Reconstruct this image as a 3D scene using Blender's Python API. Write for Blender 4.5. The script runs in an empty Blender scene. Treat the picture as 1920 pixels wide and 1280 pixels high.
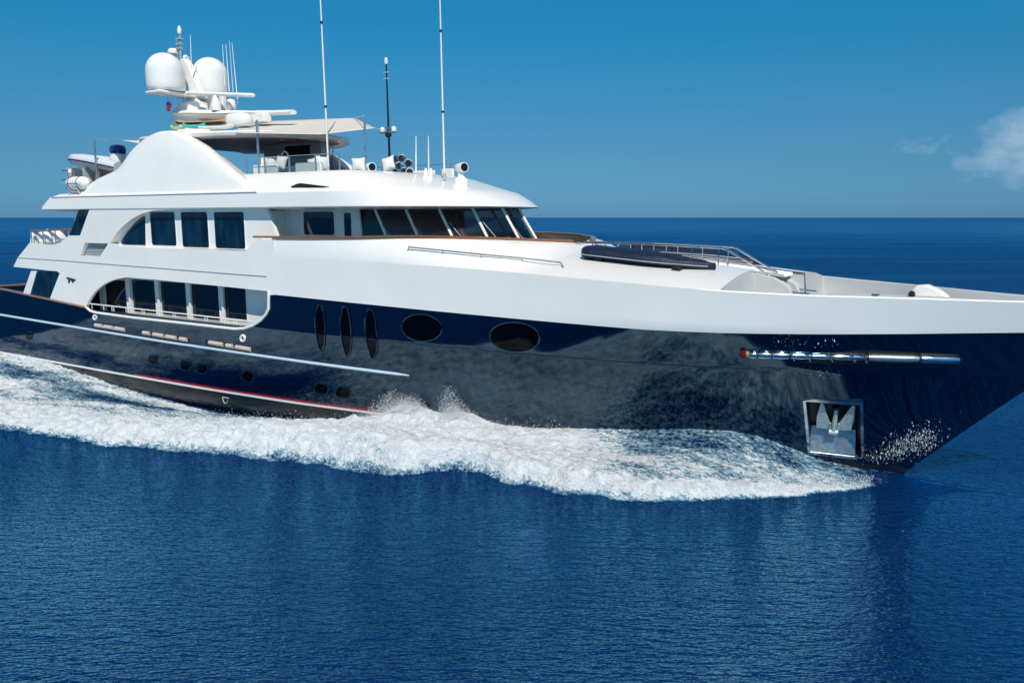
import bpy, bmesh, math, random
import numpy as np
from mathutils import Vector, Matrix
from mathutils.geometry import tessellate_polygon
random.seed(7); rng = np.random.default_rng(11)
sc = bpy.context.scene
COL = sc.collection

# ------------------------------------------------------------------ camera
# world frame: +X = the yacht's bow, -Y = starboard (the near side), Z up, sea level at 0
F_PX = 1450.0; PITCH = math.atan(232 / F_PX); YAW = math.radians(31.9)
CAM = (1.706, 23.058, 7.0)                      # X, starboard distance, height
cd = bpy.data.cameras.new('camera'); cam = bpy.data.objects.new('camera', cd); COL.objects.link(cam)
cam.location = (CAM[0], -CAM[1], CAM[2])
cam.rotation_euler = (math.pi / 2 - PITCH, 0, YAW)
cd.sensor_width = 36; cd.lens = 36 * F_PX / 1920
cd.clip_start = 0.1; cd.clip_end = 90000
sc.camera = cam

# ------------------------------------------------------------------ world / sun
SUN_DIR = Vector((0.09, -0.64, 0.76)).normalized()   # towards the sun, in picture axes (right, away, up)
SUN_DIR = Matrix.Rotation(YAW, 3, 'Z') @ SUN_DIR
SUN_EL = math.asin(SUN_DIR.z)
w = bpy.data.worlds.new("World"); sc.world = w; w.use_nodes = True
nt = w.node_tree; nt.nodes.clear()
def N(nt, t, **k):
    n = nt.nodes.new(t)
    for a, b in k.items(): setattr(n, a, b)
    return n
out = N(nt, 'ShaderNodeOutputWorld'); bg = N(nt, 'ShaderNodeBackground'); sky = N(nt, 'ShaderNodeTexSky')
sky.sky_type = 'NISHITA'; sky.sun_disc = False; sky.sun_elevation = SUN_EL
sky.sun_rotation = math.atan2(SUN_DIR.x, SUN_DIR.y)
sky.air_density = 1.0; sky.dust_density = 0.3; sky.ozone_density = 3.0
tc = N(nt, 'ShaderNodeTexCoord'); sep = N(nt, 'ShaderNodeSeparateXYZ')
nt.links.new(tc.outputs['Generated'], sep.inputs[0])
# polarised-looking clear sky: a colour balance that depends on elevation only
cr = N(nt, 'ShaderNodeValToRGB'); cr.color_ramp.interpolation = 'LINEAR'
el = cr.color_ramp.elements
el[0].position = 0.0; el[0].color = (0.125, 0.32, 0.72, 1)
el[1].position = 1.0; el[1].color = (1.0, .90, .76, 1)
for p_, c_ in ((.019, (.125, .33, .66)), (.074, (.150, .355, .55)), (.142, (.125, .435, .60)), (.208, (.082, .52, .69)), (.268, (.064, .58, .756)), (.5, (.27, .66, .74))):
    e = el.new(p_); e.color = (*c_, 1)
nt.links.new(sep.outputs[2], cr.inputs[0])
mul = N(nt, 'ShaderNodeMix', data_type='RGBA', blend_type='MULTIPLY'); mul.inputs[0].default_value = 1
nt.links.new(sky.outputs[0], mul.inputs[6]); nt.links.new(cr.outputs[0], mul.inputs[7])
# clouds: procedural, one small bank low on the right-hand side and very thin streaks
mp = N(nt, 'ShaderNodeMapping'); mp.inputs['Scale'].default_value = (1, 1, 1.7)
nt.links.new(tc.outputs['Generated'], mp.inputs[0])
nz = N(nt, 'ShaderNodeTexNoise'); nz.inputs['Scale'].default_value = 13; nz.inputs['Detail'].default_value = 9; nz.inputs['Roughness'].default_value = .6
nt.links.new(mp.outputs[0], nz.inputs[0])
def ship_dir(px, py):
    v = Vector(((px - 960), F_PX * math.cos(PITCH) + (640 - py) * math.sin(PITCH), -F_PX * math.sin(PITCH) + (640 - py) * math.cos(PITCH)))
    return (Matrix.Rotation(YAW, 3, 'Z') @ v).normalized()
cd_ = ship_dir(1935, 275)
vd = N(nt, 'ShaderNodeVectorMath', operation='SUBTRACT'); vd.inputs[1].default_value = cd_
nt.links.new(tc.outputs['Generated'], vd.inputs[0])
vs = N(nt, 'ShaderNodeVectorMath', operation='MULTIPLY'); vs.inputs[1].default_value = (1, 1, 2.3)
nt.links.new(vd.outputs[0], vs.inputs[0])
vl = N(nt, 'ShaderNodeVectorMath', operation='LENGTH'); nt.links.new(vs.outputs[0], vl.inputs[0])
mr = N(nt, 'ShaderNodeMapRange'); mr.inputs[1].default_value = 0.0; mr.inputs[2].default_value = .20; mr.inputs[3].default_value = .33; mr.inputs[4].default_value = -.25
nt.links.new(vl.outputs['Value'], mr.inputs[0])
ad = N(nt, 'ShaderNodeMath', operation='ADD'); nt.links.new(nz.outputs[0], ad.inputs[0]); nt.links.new(mr.outputs[0], ad.inputs[1])
mr2 = N(nt, 'ShaderNodeMapRange'); mr2.inputs[1].default_value = .56; mr2.inputs[2].default_value = .95; mr2.inputs[4].default_value = .46
nt.links.new(ad.outputs[0], mr2.inputs[0])
cm = N(nt, 'ShaderNodeMix', data_type='RGBA'); cm.inputs[7].default_value = (6.2, 7.2, 8.2, 1)
nt.links.new(mr2.outputs[0], cm.inputs[0]); nt.links.new(mul.outputs[2], cm.inputs[6])
nt.links.new(cm.outputs[2], bg.inputs[0]); bg.inputs[1].default_value = 0.12
nt.links.new(bg.outputs[0], out.inputs[0])
sl = bpy.data.lights.new('sun', 'SUN'); sl.energy = 3.95; sl.angle = math.radians(.5); sl.color = (1, .965, .91)
so = bpy.data.objects.new('sun', sl); COL.objects.link(so)
so.rotation_euler = (-SUN_DIR).to_track_quat('-Z', 'Y').to_euler(); so.location = (0, -10, 60)
sc.view_settings.view_transform = 'Standard'; sc.view_settings.look = 'None'; sc.view_settings.exposure = 0.0; sc.view_settings.gamma = 1
sc.cycles.max_bounces = 8; sc.cycles.glossy_bounces = 4; sc.cycles.diffuse_bounces = 3; sc.cycles.transparent_max_bounces = 12

# ------------------------------------------------------------------ helpers
def W(p): return (p[0], -p[1], p[2])            # ship (X, starboard, Z) -> world
_rt = np.array([math.cos(YAW), -math.sin(YAW), 0.]);  _fh = np.array([-math.sin(YAW), -math.cos(YAW), 0.])
_fw = _fh * math.cos(PITCH) + np.array([0, 0, -math.sin(PITCH)]); _up = _fh * math.sin(PITCH) + np.array([0, 0, math.cos(PITCH)])
_C = np.array(CAM)
def ray(x, y): return _fw * F_PX + _rt * (x - 960) + _up * (640 - y)
def at(x, y, Y):                                # survey helper: point of the photograph on the plane starboard = Y
    r = ray(x, y); t = (Y - _C[1]) / r[1]; return _C + r * t
def atz(x, y, z=0.):
    r = ray(x, y); t = (z - _C[2]) / r[2]; return _C + r * t
def XZ(pts, Y): return [tuple(at(x, y, Y)[[0, 2]]) for x, y in pts]
def mix(a, b, t): return a + (b - a) * t

def tag(o, label=None, cat=None, group=None, kind=None):
    if label: o['label'] = label
    if cat: o['category'] = cat
    if group: o['group'] = group
    if kind: o['kind'] = kind
    return o
def empty(name, loc, label=None, cat=None, group=None, parent=None):
    o = bpy.data.objects.new(name, None); COL.objects.link(o); o.location = W(loc); o.empty_display_size = .2
    if parent: o.parent = parent
    return tag(o, label, cat, group)
class MB:
    def __init__(s): s.v = []; s.f = []
    def add(s, vs, fs):
        n = len(s.v); s.v += [tuple(v) for v in vs]; s.f += [tuple(i + n for i in f) for f in fs]; return s
    def box(s, x0, x1, y0, y1, z0, z1):
        v = [(x, y, z) for x in (x0, x1) for y in (y0, y1) for z in (z0, z1)]
        return s.add(v, [(0, 1, 3, 2), (4, 6, 7, 5), (0, 4, 5, 1), (2, 3, 7, 6), (0, 2, 6, 4), (1, 5, 7, 3)])
    def tube(s, pts, r, n=8, cap=True):
        P = [np.array(p, float) for p in pts]; rs = r if hasattr(r, '__len__') else [r] * len(P)
        rings = []; prev = None
        for i, p in enumerate(P):
            a = P[max(i - 1, 0)]; b = P[min(i + 1, len(P) - 1)]; t = b - a; t /= (np.linalg.norm(t) + 1e-9)
            if prev is None:
                u = np.cross(t, (0, 0, 1)) if abs(t[2]) < .9 else np.cross(t, (1, 0, 0))
            else: u = prev - t * (prev @ t)
            u /= np.linalg.norm(u) + 1e-9; prev = u; v = np.cross(t, u)
            rings.append([p + rs[i] * (math.cos(k * 2 * math.pi / n) * u + math.sin(k * 2 * math.pi / n) * v) for k in range(n)])
        vs = [q for R in rings for q in R]; fs = []
        for i in range(len(P) - 1):
            for k in range(n):
                fs.append((i * n + k, i * n + (k + 1) % n, (i + 1) * n + (k + 1) % n, (i + 1) * n + k))
        if cap: fs += [tuple(range(n))[::-1], tuple(range((len(P) - 1) * n, len(P) * n))]
        return s.add(vs, fs)
    def lathe(s, c, prof, n=24, axis=(0, 0, 1)):
        ax = Vector(axis).normalized(); q = Vector((0, 0, 1)).rotation_difference(ax); vs = []
        for r, h in prof:
            for k in range(n):
                a = 2 * math.pi * k / n; p = q @ Vector((r * math.cos(a), r * math.sin(a), h)); vs.append((c[0] + p.x, c[1] + p.y, c[2] + p.z))
        fs = [(i * n + k, i * n + (k + 1) % n, (i + 1) * n + (k + 1) % n, (i + 1) * n + k) for i in range(len(prof) - 1) for k in range(n)]
        fs += [tuple(range(n))[::-1], tuple(range((len(prof) - 1) * n, len(prof) * n))]
        return s.add(vs, fs)
    def prism(s, xz, y0, y1, holes=()):         # polygon in the X-Z plane, pulled from y0 to y1
        loops = [list(xz)] + [list(h) for h in holes]
        tri = tessellate_polygon([[Vector((a, b, 0)) for a, b in L] for L in loops])
        flat = [p for L in loops for p in L]; n = len(flat)
        vs = [(a, y0, b) for a, b in flat] + [(a, y1, b) for a, b in flat]
        fs = [tuple(t) for t in tri] + [tuple(i + n for i in t[::-1]) for t in tri]
        o = 0
        for L in loops:
            m = len(L)
            for i in range(m): fs.append((o + i, o + (i + 1) % m, n + o + (i + 1) % m, n + o + i))
            o += m
        return s.add(vs, fs)
    def plan(s, xy, z0, z1):                    # polygon in plan, pulled from z0 to z1
        tri = tessellate_polygon([[Vector((a, b, 0)) for a, b in xy]]); n = len(xy)
        vs = [(a, b, z0) for a, b in xy] + [(a, b, z1) for a, b in xy]
        fs = [tuple(t) for t in tri] + [tuple(i + n for i in t[::-1]) for t in tri] + [(i, (i + 1) % n, n + (i + 1) % n, n + i) for i in range(n)]
        return s.add(vs, fs)
    def grid(s, rows, close=False):             # rows of equal length
        n = len(rows[0]); vs = [p for r in rows for p in r]; fs = []
        for i in range(len(rows) - 1):
            for k in range(n - 1 + (1 if close else 0)): fs.append((i * n + k, i * n + (k + 1) % n, (i + 1) * n + (k + 1) % n, (i + 1) * n + k))
        return s.add(vs, fs)
    def ell(s, c, r, n=16, m=10, pw=1.0):       # (super)ellipsoid
        rows = []
        for i in range(m + 1):
            a = -math.pi / 2 + math.pi * i / m; row = []
            for k in range(n):
                b = 2 * math.pi * k / n
                f = lambda v: math.copysign(abs(v) ** pw, v)
                row.append((c[0] + r[0] * f(math.cos(a)) * f(math.cos(b)), c[1] + r[1] * f(math.cos(a)) * f(math.sin(b)), c[2] + r[2] * f(math.sin(a))))
            rows.append(row)
        return s.grid(rows, close=True)
    def build(s, name, mat, parent=None, smooth=35, bevel=0, solid=0, sub=0, weld=True, recalc=True):
        me = bpy.data.meshes.new(name)
        off = W_off(parent)
        me.from_pydata([(x - off[0], -y - off[1], z - off[2]) for x, y, z in s.v], [], s.f); me.validate()
        bm = bmesh.new(); bm.from_mesh(me)
        if weld: bmesh.ops.remove_doubles(bm, verts=bm.verts, dist=1e-5)
        if recalc: bmesh.ops.recalc_face_normals(bm, faces=bm.faces)
        bm.to_mesh(me); bm.free()
        if smooth:
            for p in me.polygons: p.use_smooth = True
            if smooth < 180: me.set_sharp_from_angle(angle=math.radians(smooth))
        for m in (mat if isinstance(mat, (list, tuple)) else [mat]): me.materials.append(m)
        o = bpy.data.objects.new(name, me); COL.objects.link(o)
        if parent: o.parent = parent
        if solid:
            md = o.modifiers.new('solid', 'SOLIDIFY'); md.thickness = solid; md.offset = -1
        if bevel:
            md = o.modifiers.new('bevel', 'BEVEL'); md.width = bevel; md.segments = 2; md.limit_method = 'ANGLE'; md.angle_limit = math.radians(35)
        if sub:
            md = o.modifiers.new('sub', 'SUBSURF'); md.levels = sub; md.render_levels = sub
        return o
def thin_glass(name, tint):
    m = bpy.data.materials.new(name); m.use_nodes = True; t = m.node_tree; t.nodes.clear()
    o = N(t, 'ShaderNodeOutputMaterial'); tr = N(t, 'ShaderNodeBsdfTransparent'); tr.inputs[0].default_value = (*tint, 1)
    gl = N(t, 'ShaderNodeBsdfGlossy'); gl.inputs['Roughness'].default_value = .02; lw = N(t, 'ShaderNodeLayerWeight'); lw.inputs[0].default_value = .5
    pw = N(t, 'ShaderNodeMath', operation='POWER'); pw.inputs[1].default_value = 5; t.links.new(lw.outputs['Facing'], pw.inputs[0])
    ma = N(t, 'ShaderNodeMath', operation='MULTIPLY_ADD'); ma.inputs[1].default_value = .95; ma.inputs[2].default_value = .09; t.links.new(pw.outputs[0], ma.inputs[0])
    mx = N(t, 'ShaderNodeMixShader'); t.links.new(ma.outputs[0], mx.inputs[0]); t.links.new(tr.outputs[0], mx.inputs[1]); t.links.new(gl.outputs[0], mx.inputs[2]); t.links.new(mx.outputs[0], o.inputs[0]); return m
def cast(o, x, y, off=0.):                       # survey helper: where the sight line through a pixel meets a built part
    w_ = W_off(o.parent); og = Vector((CAM[0] - w_[0], -CAM[1] - w_[1], CAM[2] - w_[2])); r = ray(x, y); d = Vector((r[0], -r[1], r[2])).normalized()
    ok, p, n, _ = o.ray_cast(og, d)
    if not ok: return None
    if n.dot(d) > 0: n = -n
    p = p + n * off; return np.array([p.x + w_[0], -(p.y + w_[1]), p.z + w_[2]])
def W_off(p):
    x = y = z = 0.0
    while p is not None:
        x += p.location.x; y += p.location.y; z += p.location.z; p = p.parent
    return (x, y, z)

# ------------------------------------------------------------------ materials
MATS = {}
def mat(name, col, rough=.5, metal=0., bump=0., bscale=30., vary=0., vscale=3., coat=0., ior=None, trans=0., aniso=None, detail=3):
    if name in MATS: return MATS[name]
    m = bpy.data.materials.new(name); m.use_nodes = True; t = m.node_tree; b = t.nodes['Principled BSDF']
    b.inputs['Base Color'].default_value = (*col, 1); b.inputs['Roughness'].default_value = rough; b.inputs['Metallic'].default_value = metal
    if ior: b.inputs['IOR'].default_value = ior
    if coat: b.inputs['Coat Weight'].default_value = coat; b.inputs['Coat Roughness'].default_value = .02
    if trans: b.inputs['Transmission Weight'].default_value = trans
    c = N(t, 'ShaderNodeTexCoord')
    src = c.outputs['Object']
    if aniso:
        mp = N(t, 'ShaderNodeMapping'); mp.inputs['Scale'].default_value = aniso; t.links.new(src, mp.inputs[0]); src = mp.outputs[0]
    if vary:
        n = N(t, 'ShaderNodeTexNoise'); n.inputs['Scale'].default_value = vscale; n.inputs['Detail'].default_value = 5; t.links.new(src, n.inputs[0])
        r = N(t, 'ShaderNodeValToRGB'); r.color_ramp.elements[0].position = .3; r.color_ramp.elements[1].position = .72
        r.color_ramp.elements[0].color = (*[max(0, x * (1 - vary)) for x in col], 1); r.color_ramp.elements[1].color = (*[min(1, x * (1 + vary * .6)) for x in col], 1)
        t.links.new(n.outputs[0], r.inputs[0]); t.links.new(r.outputs[0], b.inputs['Base Color'])
    if bump:
        n = N(t, 'ShaderNodeTexNoise'); n.inputs['Scale'].default_value = bscale; n.inputs['Detail'].default_value = detail; t.links.new(src, n.inputs[0])
        bp = N(t, 'ShaderNodeBump'); bp.inputs['Strength'].default_value = 1; bp.inputs['Distance'].default_value = bump; t.links.new(n.outputs[0], bp.inputs['Height'])
        t.links.new(bp.outputs[0], b.inputs['Normal'])
        if coat: t.links.new(bp.outputs[0], b.inputs['Coat Normal'])
    MATS[name] = m; return m
WHITE = mat('white_gelcoat', (.90, .855, .785), .22, vary=.03, vscale=.5, bump=.0012, bscale=1.6, coat=.1)
WHITE2 = mat('white_paint', (.88, .84, .78), .3, vary=.04, vscale=2)
NAVY = mat('navy_gelcoat', (.0006, .0028, .013), .065, bump=.007, bscale=.7, ior=2.0, detail=2, aniso=(1.1, 1, .6))
NAVY.node_tree.nodes['Principled BSDF'].inputs['Specular Tint'].default_value = (.40, .72, .98, 1)
PORT = mat('porthole_glass', (.001, .0015, .003), .04, ior=1.22)
BLACKB = mat('bottom_paint', (.010, .012, .016), .22, vary=.5, vscale=6, aniso=(.3, 1, 4))
RED = mat('red_stripe', (.35, .01, .02), .2)
BLUEW = mat('pale_blue_rubber', (.55, .66, .76), .3)
CHROME = mat('polished_steel', (.72, .74, .76), .12, 1., vary=.1, vscale=9)
INNER = mat('deck_white_shaded', (.56, .56, .54), .5, vary=.05, vscale=2)  # white greyed in the colour itself, carrying the shade of the foredeck well
STEEL = mat('brushed_steel', (.52, .58, .62), .30, .85, vary=.3, vscale=7, bump=.001, bscale=40)
GALV = mat('galvanised_steel', (.50, .53, .53), .5, .3, vary=.25, vscale=12, bump=.002, bscale=60)
TEAK = mat('varnished_teak', (.34, .115, .03), .18, vary=.35, vscale=8, aniso=(.25, 6, 6), coat=.6)
TEAKD = mat('teak_deck', (.36, .25, .15), .6, vary=.25, vscale=10, aniso=(.2, 8, 8))
GLASS = mat('tinted_glass', (.006, .010, .016), .03, ior=1.55, bump=.0007, bscale=1.1, detail=1)
GLASSB = mat('blue_tinted_glass', (.005, .026, .050), .03, ior=1.6, vary=.85, vscale=1.6, aniso=(1.6, 1.6, .5), bump=.0008, bscale=1.0, detail=1)
DARK = mat('black_rubber', (.008, .008, .010), .45)
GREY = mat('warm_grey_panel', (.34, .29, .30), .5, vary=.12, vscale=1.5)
GREYL = mat('light_grey_louvre', (.42, .44, .45), .45)
CREAM = mat('cream_canvas', (.66, .60, .52), .85, bump=.006, bscale=3.5, vary=.06)
VINYL = mat('white_cushion', (.74, .73, .68), .7, bump=.003, bscale=14, vary=.08)
COVER = mat('navy_canvas', (.003, .010, .034), .6, bump=.02, bscale=5.5, vary=.35, vscale=3, detail=5)
ORANGE = mat('orange_board', (.75, .36, .12), .3)
TEAL = mat('teal_board', (.02, .48, .46), .3)
LIME = mat('lime_board', (.45, .62, .18), .3)
COPPER = mat('copper_tube', (.85, .66, .54), .3, .3)
HYPALON = mat('white_hypalon', (.66, .67, .68), .5, bump=.002, bscale=12)
SKIN = mat('skin', (.42, .24, .16), .5)
CLOTH = mat('dark_shirt', (.02, .025, .04), .8)
# ------------------------------------------------------------------ hull form
def table(xs, ys, lo, hi, k=.6):
    g = np.arange(lo - 3, hi + 3, .05); v = np.interp(g, xs, ys)
    kk = np.exp(-.5 * (np.arange(-40, 41) * .05 / k) ** 2); kk /= kk.sum(); pad = np.pad(v, 40, mode='edge')
    sm = np.convolve(pad, kk, 'valid'); return lambda x: float(np.interp(x, g, sm))
def btable(xs, ys):
    f = table([-x for x in xs[::-1]][:-1] + xs, [-y for y in ys[::-1]][:-1] + ys, -50, 50, .8)   # odd: passes through zero at the stem
    return f
B0 = btable([0, 2, 4, 6, 9, 12, 15, 20, 25, 30, 50], [0, .4, .85, 1.3, 2.0, 2.6, 3.1, 3.7, 3.95, 4.0, 4.0])
BK = btable([0, .9, 1.9, 2.9, 4.9, 6.9, 8.9, 11.9, 14.9, 17.9, 23, 50], [0, .33, .72, 1.15, 2.0, 2.85, 3.4, 3.85, 4.05, 4.15, 4.2, 4.2])
BN = btable([0, 1, 2, 3, 4, 5, 6, 8, 10, 13, 50], [0, .38, .8, 1.28, 1.8, 2.3, 2.82, 3.65, 4.1, 4.25, 4.25])
BS = btable([0, 1.7, 2.7, 3.7, 4.7, 5.7, 6.7, 8.7, 10.7, 13.7, 50], [0, .6, 1.07, 1.55, 2.05, 2.55, 3.05, 3.82, 4.15, 4.25, 4.25])
ZK = 3.05
def stem(z): return float(np.interp(z, [-1.6, -.8, 0, 1, 2, 2.65, 3.05, 4.15, 5.1, 6], [-3.2, -1.1, 0, .95, 1.92, 2.58, 3.0, 4.05, 4.75, 5.2]))
def yh(X, z, s=None):
    def b(T, zz): return max(0., T(stem(zz) - X if s is None else s))
    if z < 0: return b(B0, max(z, -1.6)) * math.sqrt(max(0, 1 - (z / -1.75) ** 2)) if s is None else B0(s) * math.sqrt(max(0, 1 - (z / -1.75) ** 2))
    if z < ZK:
        t = z / ZK; S = (stem(z) - X) if s is None else s
        p = 1.0 + .55 * math.exp(-(S / 9.) ** 2)
        return max(0., mix(B0(S), BK(S), t ** p))
    S = (stem(z) - X) if s is None else s
    if z < 4.15: return max(0., mix(BK(S), BN(S), (z - ZK) / 1.1))
    return max(0., mix(BN(S), BS(S), min(1, (z - 4.15) / .95)))
def on_hull(x, y, off=0.):
    Y = 4.1
    for _ in range(40):
        p = at(x, y, Y); Y2 = yh(p[0], p[2]) + off; Y = Y + .6 * (Y2 - Y)
    return at(x, y, Y)
# navy top edge, surveyed along the starboard side
_top = [(0, 543), (60, 555), (161, 577), (172, 584), (250, 595), (350, 606), (440, 616), (458, 615), (474, 610), (488, 601), (499, 589), (504, 578), (505, 553)]
_tp = XZ(_top, 4.25)
_fx = [p[0] for p in _tp] + [-19.9, -16, -13, -9, -6, -4, -2, 0, 2, 4.2]
_fz = [p[1] for p in _tp] + [4.30, 4.22, 4.17, 4.12, 4.08, 4.09, 4.12, 4.16, 4.22, 4.3]
def zn(X): return float(np.interp(X, _fx, _fz))
XS = -42.0
us = np.concatenate([np.linspace(0, 1, 330)])
def row_nominal(zr, zf):                        # one lofted row: nominal height zr fixes the stem, zf(X) the true height
    xe = stem(zr); xs = sorted(set([XS + (xe - XS) * u for u in us] + [x for x in _fx if zr > ZK and x < xe]))
    return xe, xs
XG = np.concatenate([np.linspace(0, 1, 420)])
def hull_row(zr, zf=None):
    xe = stem(zr); R = []
    for u in XG:
        X = XS + (xe - XS) * u; z = zr if zf is None else zf(X)
        R.append((X, yh(X, z, s=xe - X), z))
    return R
def ribbon(rows, name, m, parent, skip=None, off=0., split=False, **k):
    mb = MB()
    for s in (1, -1):
        if split: o_ = MB().grid([[(x, s * (y + off), z) for x, y, z in r] for r in rows]).build(name, m, parent, **k); continue
        g = [[(x, s * (y + off), z) for x, y, z in r] for r in rows]
        if skip and s == 1:
            n = len(g[0]); vs = [p for r in g for p in r]; fs = []
            for i in range(len(g) - 1):
                for j in range(n - 1):
                    q = [g[i][j], g[i][j + 1], g[i + 1][j + 1], g[i + 1][j]]
                    c = [sum(a[d] for a in q) / 4 for d in range(3)]
                    if not skip(c): fs.append((i * n + j, i * n + j + 1, (i + 1) * n + j + 1, (i + 1) * n + j))
            mb.add(vs, fs)
        else: mb.grid(g)
    return o_ if split else mb.build(name, m, parent, **k)
yacht = empty('motor_yacht', (-18, 0, 0), 'large motor yacht with navy hull and white superstructure under way', 'yacht')
AP = [on_hull(*p) for p in ((1508, 750), (1615, 754), (1618, 860), (1517, 846))]   # anchor pocket corners
def in_quad(c):
    ok = True
    for i in range(4):
        a, b = AP[i], AP[(i + 1) % 4]
        cr_ = (b[0] - a[0]) * (c[2] - a[2]) - (b[2] - a[2]) * (c[0] - a[0])
        if cr_ > 0: ok = False
    return ok
rows = [hull_row(z) for z in np.concatenate([[.42], np.linspace(.6, 3.05, 34)])]
rows2 = [hull_row(ZK + .0001 + (4.15 - ZK) * t, lambda X, t=t: ZK + (zn(X) - ZK) * t) for t in np.linspace(0, 1, 9)]
rows2[0] = rows[-1]
hull = ribbon(rows + rows2[1:], 'hull', NAVY, yacht, skip=in_quad, smooth=12)
ribbon([hull_row(z) for z in (-1.6, -1.2, -.8, -.4, -.15, 0, .1, .24)], 'hull_bottom', BLACKB, yacht, smooth=40)
ribbon([[p for p in hull_row(z) if p[0] <= -14.8] for z in (.24, .28, .33)], 'boot_stripe', WHITE2, yacht, smooth=0, split=True)
ribbon([[p for p in hull_row(z) if p[0] > -14.8] for z in (.24, .33, .42)], 'hull_strake', NAVY, yacht, smooth=0)
r = ribbon([[p for p in hull_row(z) if -29.4 < p[0] <= -14.8] for z in (.33, .37, .42)], 'boot_stripe', RED, yacht, smooth=0, split=True); r['label'] = 'red upper boot stripe'
ribbon([[p for p in hull_row(z) if p[0] <= -29.2] for z in (.33, .37, .42)], 'hull_strake', NAVY, yacht, smooth=0, split=True)
tr = MB()                                        # transom
zz = [-1.6, -.8, 0, .8, 1.6, 2.4, ZK, 3.5]
tr.grid([[(XS, s * yh(XS, z), z) for s in (-1, -.5, 0, .5, 1)] for z in zz]); tr.build('transom', NAVY, yacht)
# knuckle moulding and polished rub rail
for s in (1, -1):
    mb = MB(); mb.tube([(X, s * (yh(X, 2.16 if X < -30 else np.interp(X, [-40, -27, -14.2], [2.26, 2.02, 1.91])) + .035), np.interp(X, [-40, -27, -14.2], [2.26, 2.02, 1.91])) for X in np.linspace(-41.8, -14.25, 60)], [.05] * 58 + [.045, .02], 10)
    mb.build('rub_rail', BLUEW, yacht)
    mb = MB(); mb.tube([(X, s * (yh(X, ZK) + .004), ZK) for X in np.linspace(-20.5, -3.4, 90)], .012, 6); mb.build('knuckle_moulding', NAVY, yacht)

# ------------------------------------------------------------------ white topsides, shoulder, trunk deck
def zs(X): return float(np.interp(X, [-21, -16, -13, -11, -9, -6, -4, -2, 0, 2, 4.6], [5.6, 5.6, 5.55, 5.5, 5.42, 5.28, 5.16, 5.09, 5.05, 5.0, 4.97]))
capx = [-20.9, -18, -16, -14.5, -13.2, -12.2, -11.3, -10.6, -10.15, -9.95]
capy = [4.2, 4.18, 4.08, 3.9, 3.6, 3.25, 2.75, 2.1, 1.4, .7]
capz = [6.29, 6.31, 6.34, 6.38, 6.38, 6.36, 6.33, 6.29, 6.25, 6.22]
def yin(X): return float(np.interp(X, capx + [-9.7], capy + [.55]))
def zin(X): return float(np.interp(X, capx + [-9.3, -8.5, -6.5, -4.8, -3.0], capz + [6.0, 5.92, 5.75, 5.60, 5.42]))
tops = []
def white_row(t):
    zr = 4.15 + .95 * t; xe = stem(zr); R = []
    for X in np.concatenate([np.linspace(-20.0, -6, 90), np.linspace(-6, 1, 60)[1:-1], np.linspace(1, xe, 40)]):
        z = zn(X) + .0 + (zs(X) - zn(X)) * t
        if X < -19.9: z = 4.30 + (zs(X) - 4.3) * t
        R.append((X, yh(X, z, s=xe - X) + .012, z))
    return R
TR_S, TR_P = -4.15, -2.95                        # front of the trunk, starboard / port
wr = [white_row(t) for t in np.linspace(0, 1, 9)]
ribbon(wr, 'topsides', WHITE, yacht, smooth=25)
mb = MB()
for s, xe in ((1, TR_S), (-1, TR_P)):
    Xs = np.linspace(-20.0, xe, 120); rows_ = []
    for t in np.linspace(0, 1, 15):
        R = []
        for X in Xs:
            k = min(1, max(0, (X + 15) / 5.0))                # 0 = upright bulwark, 1 = crowned deck
            y0, z0, y1, z1 = yh(X, 5.1, s=stem(5.1) - X) + .012, zs(X), yin(X), zin(X)
            ya, za = mix(y0, y1, t ** 1.6), mix(z0, z1, t)
            yb, zb = mix(y0, y1, t), z0 + (z1 - z0) * (1 - (1 - t) ** 1.9)
            R.append((X, s * mix(ya, yb, k), mix(za, zb, k)))
        rows_.append(R)
    mb.grid(rows_)
    # front of the trunk down to the foredeck
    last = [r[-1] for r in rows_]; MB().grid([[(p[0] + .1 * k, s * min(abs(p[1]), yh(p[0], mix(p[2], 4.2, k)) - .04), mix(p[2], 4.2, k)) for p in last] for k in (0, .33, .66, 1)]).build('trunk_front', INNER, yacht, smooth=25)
# walkway between the tender beds
mb.grid([[(X, y, z + dz) for X, z in ((-10.0, 6.18), (-9.3, 5.92), (-8.5, 5.84), (-6.5, 5.66), (-4.8, 5.5), (-3.3, 5.34))] for y, dz in ((-.56, .08), (-.5, 0), (.5, 0), (.56, .08))])
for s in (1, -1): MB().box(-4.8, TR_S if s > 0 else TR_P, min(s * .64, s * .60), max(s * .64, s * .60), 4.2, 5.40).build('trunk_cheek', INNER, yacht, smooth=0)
TD = mb.build('trunk_deck', WHITE, yacht, smooth=30, weld=True)
# foredeck and inner bulwark
xb = np.concatenate([np.linspace(-4.6, 4.0, 40), np.linspace(4.05, stem(5.1), 10)])
rim = [(X, yh(X, 5.1, s=stem(5.1) - X) + .012, zs(X)) for X in xb]
inn = [(X, max(0, y - .13), z) for X, y, z in rim]
mb = MB()
for s in (1, -1):
    mb.grid([[(x, s * y, z) for x, y, z in rim], [(x, s * max(0, y - .03), z + .03) for x, y, z in rim], [(x, s * y, z + .03) for x, y, z in inn], [(x, s * y, z) for x, y, z in inn]])
    MB().grid([[(x, s * y, z + .002) for x, y, z in inn], [(x, s * max(0, min(y - .02, yh(x, 4.75) - .1)), 4.75) for x, y, z in inn], [(x, s * max(0, yh(x, 4.2) - .12), 4.2) for x, y, z in inn]]).build('inner_bulwark', INNER, yacht, smooth=25)  # inner face greyed by its colour to look shaded against the topsides
mb.build('bulwark', WHITE, yacht, smooth=25)
_fd = [(p[0], yh(p[0], 4.15) - .1) for p in inn if p[0] < 3.6]
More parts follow.
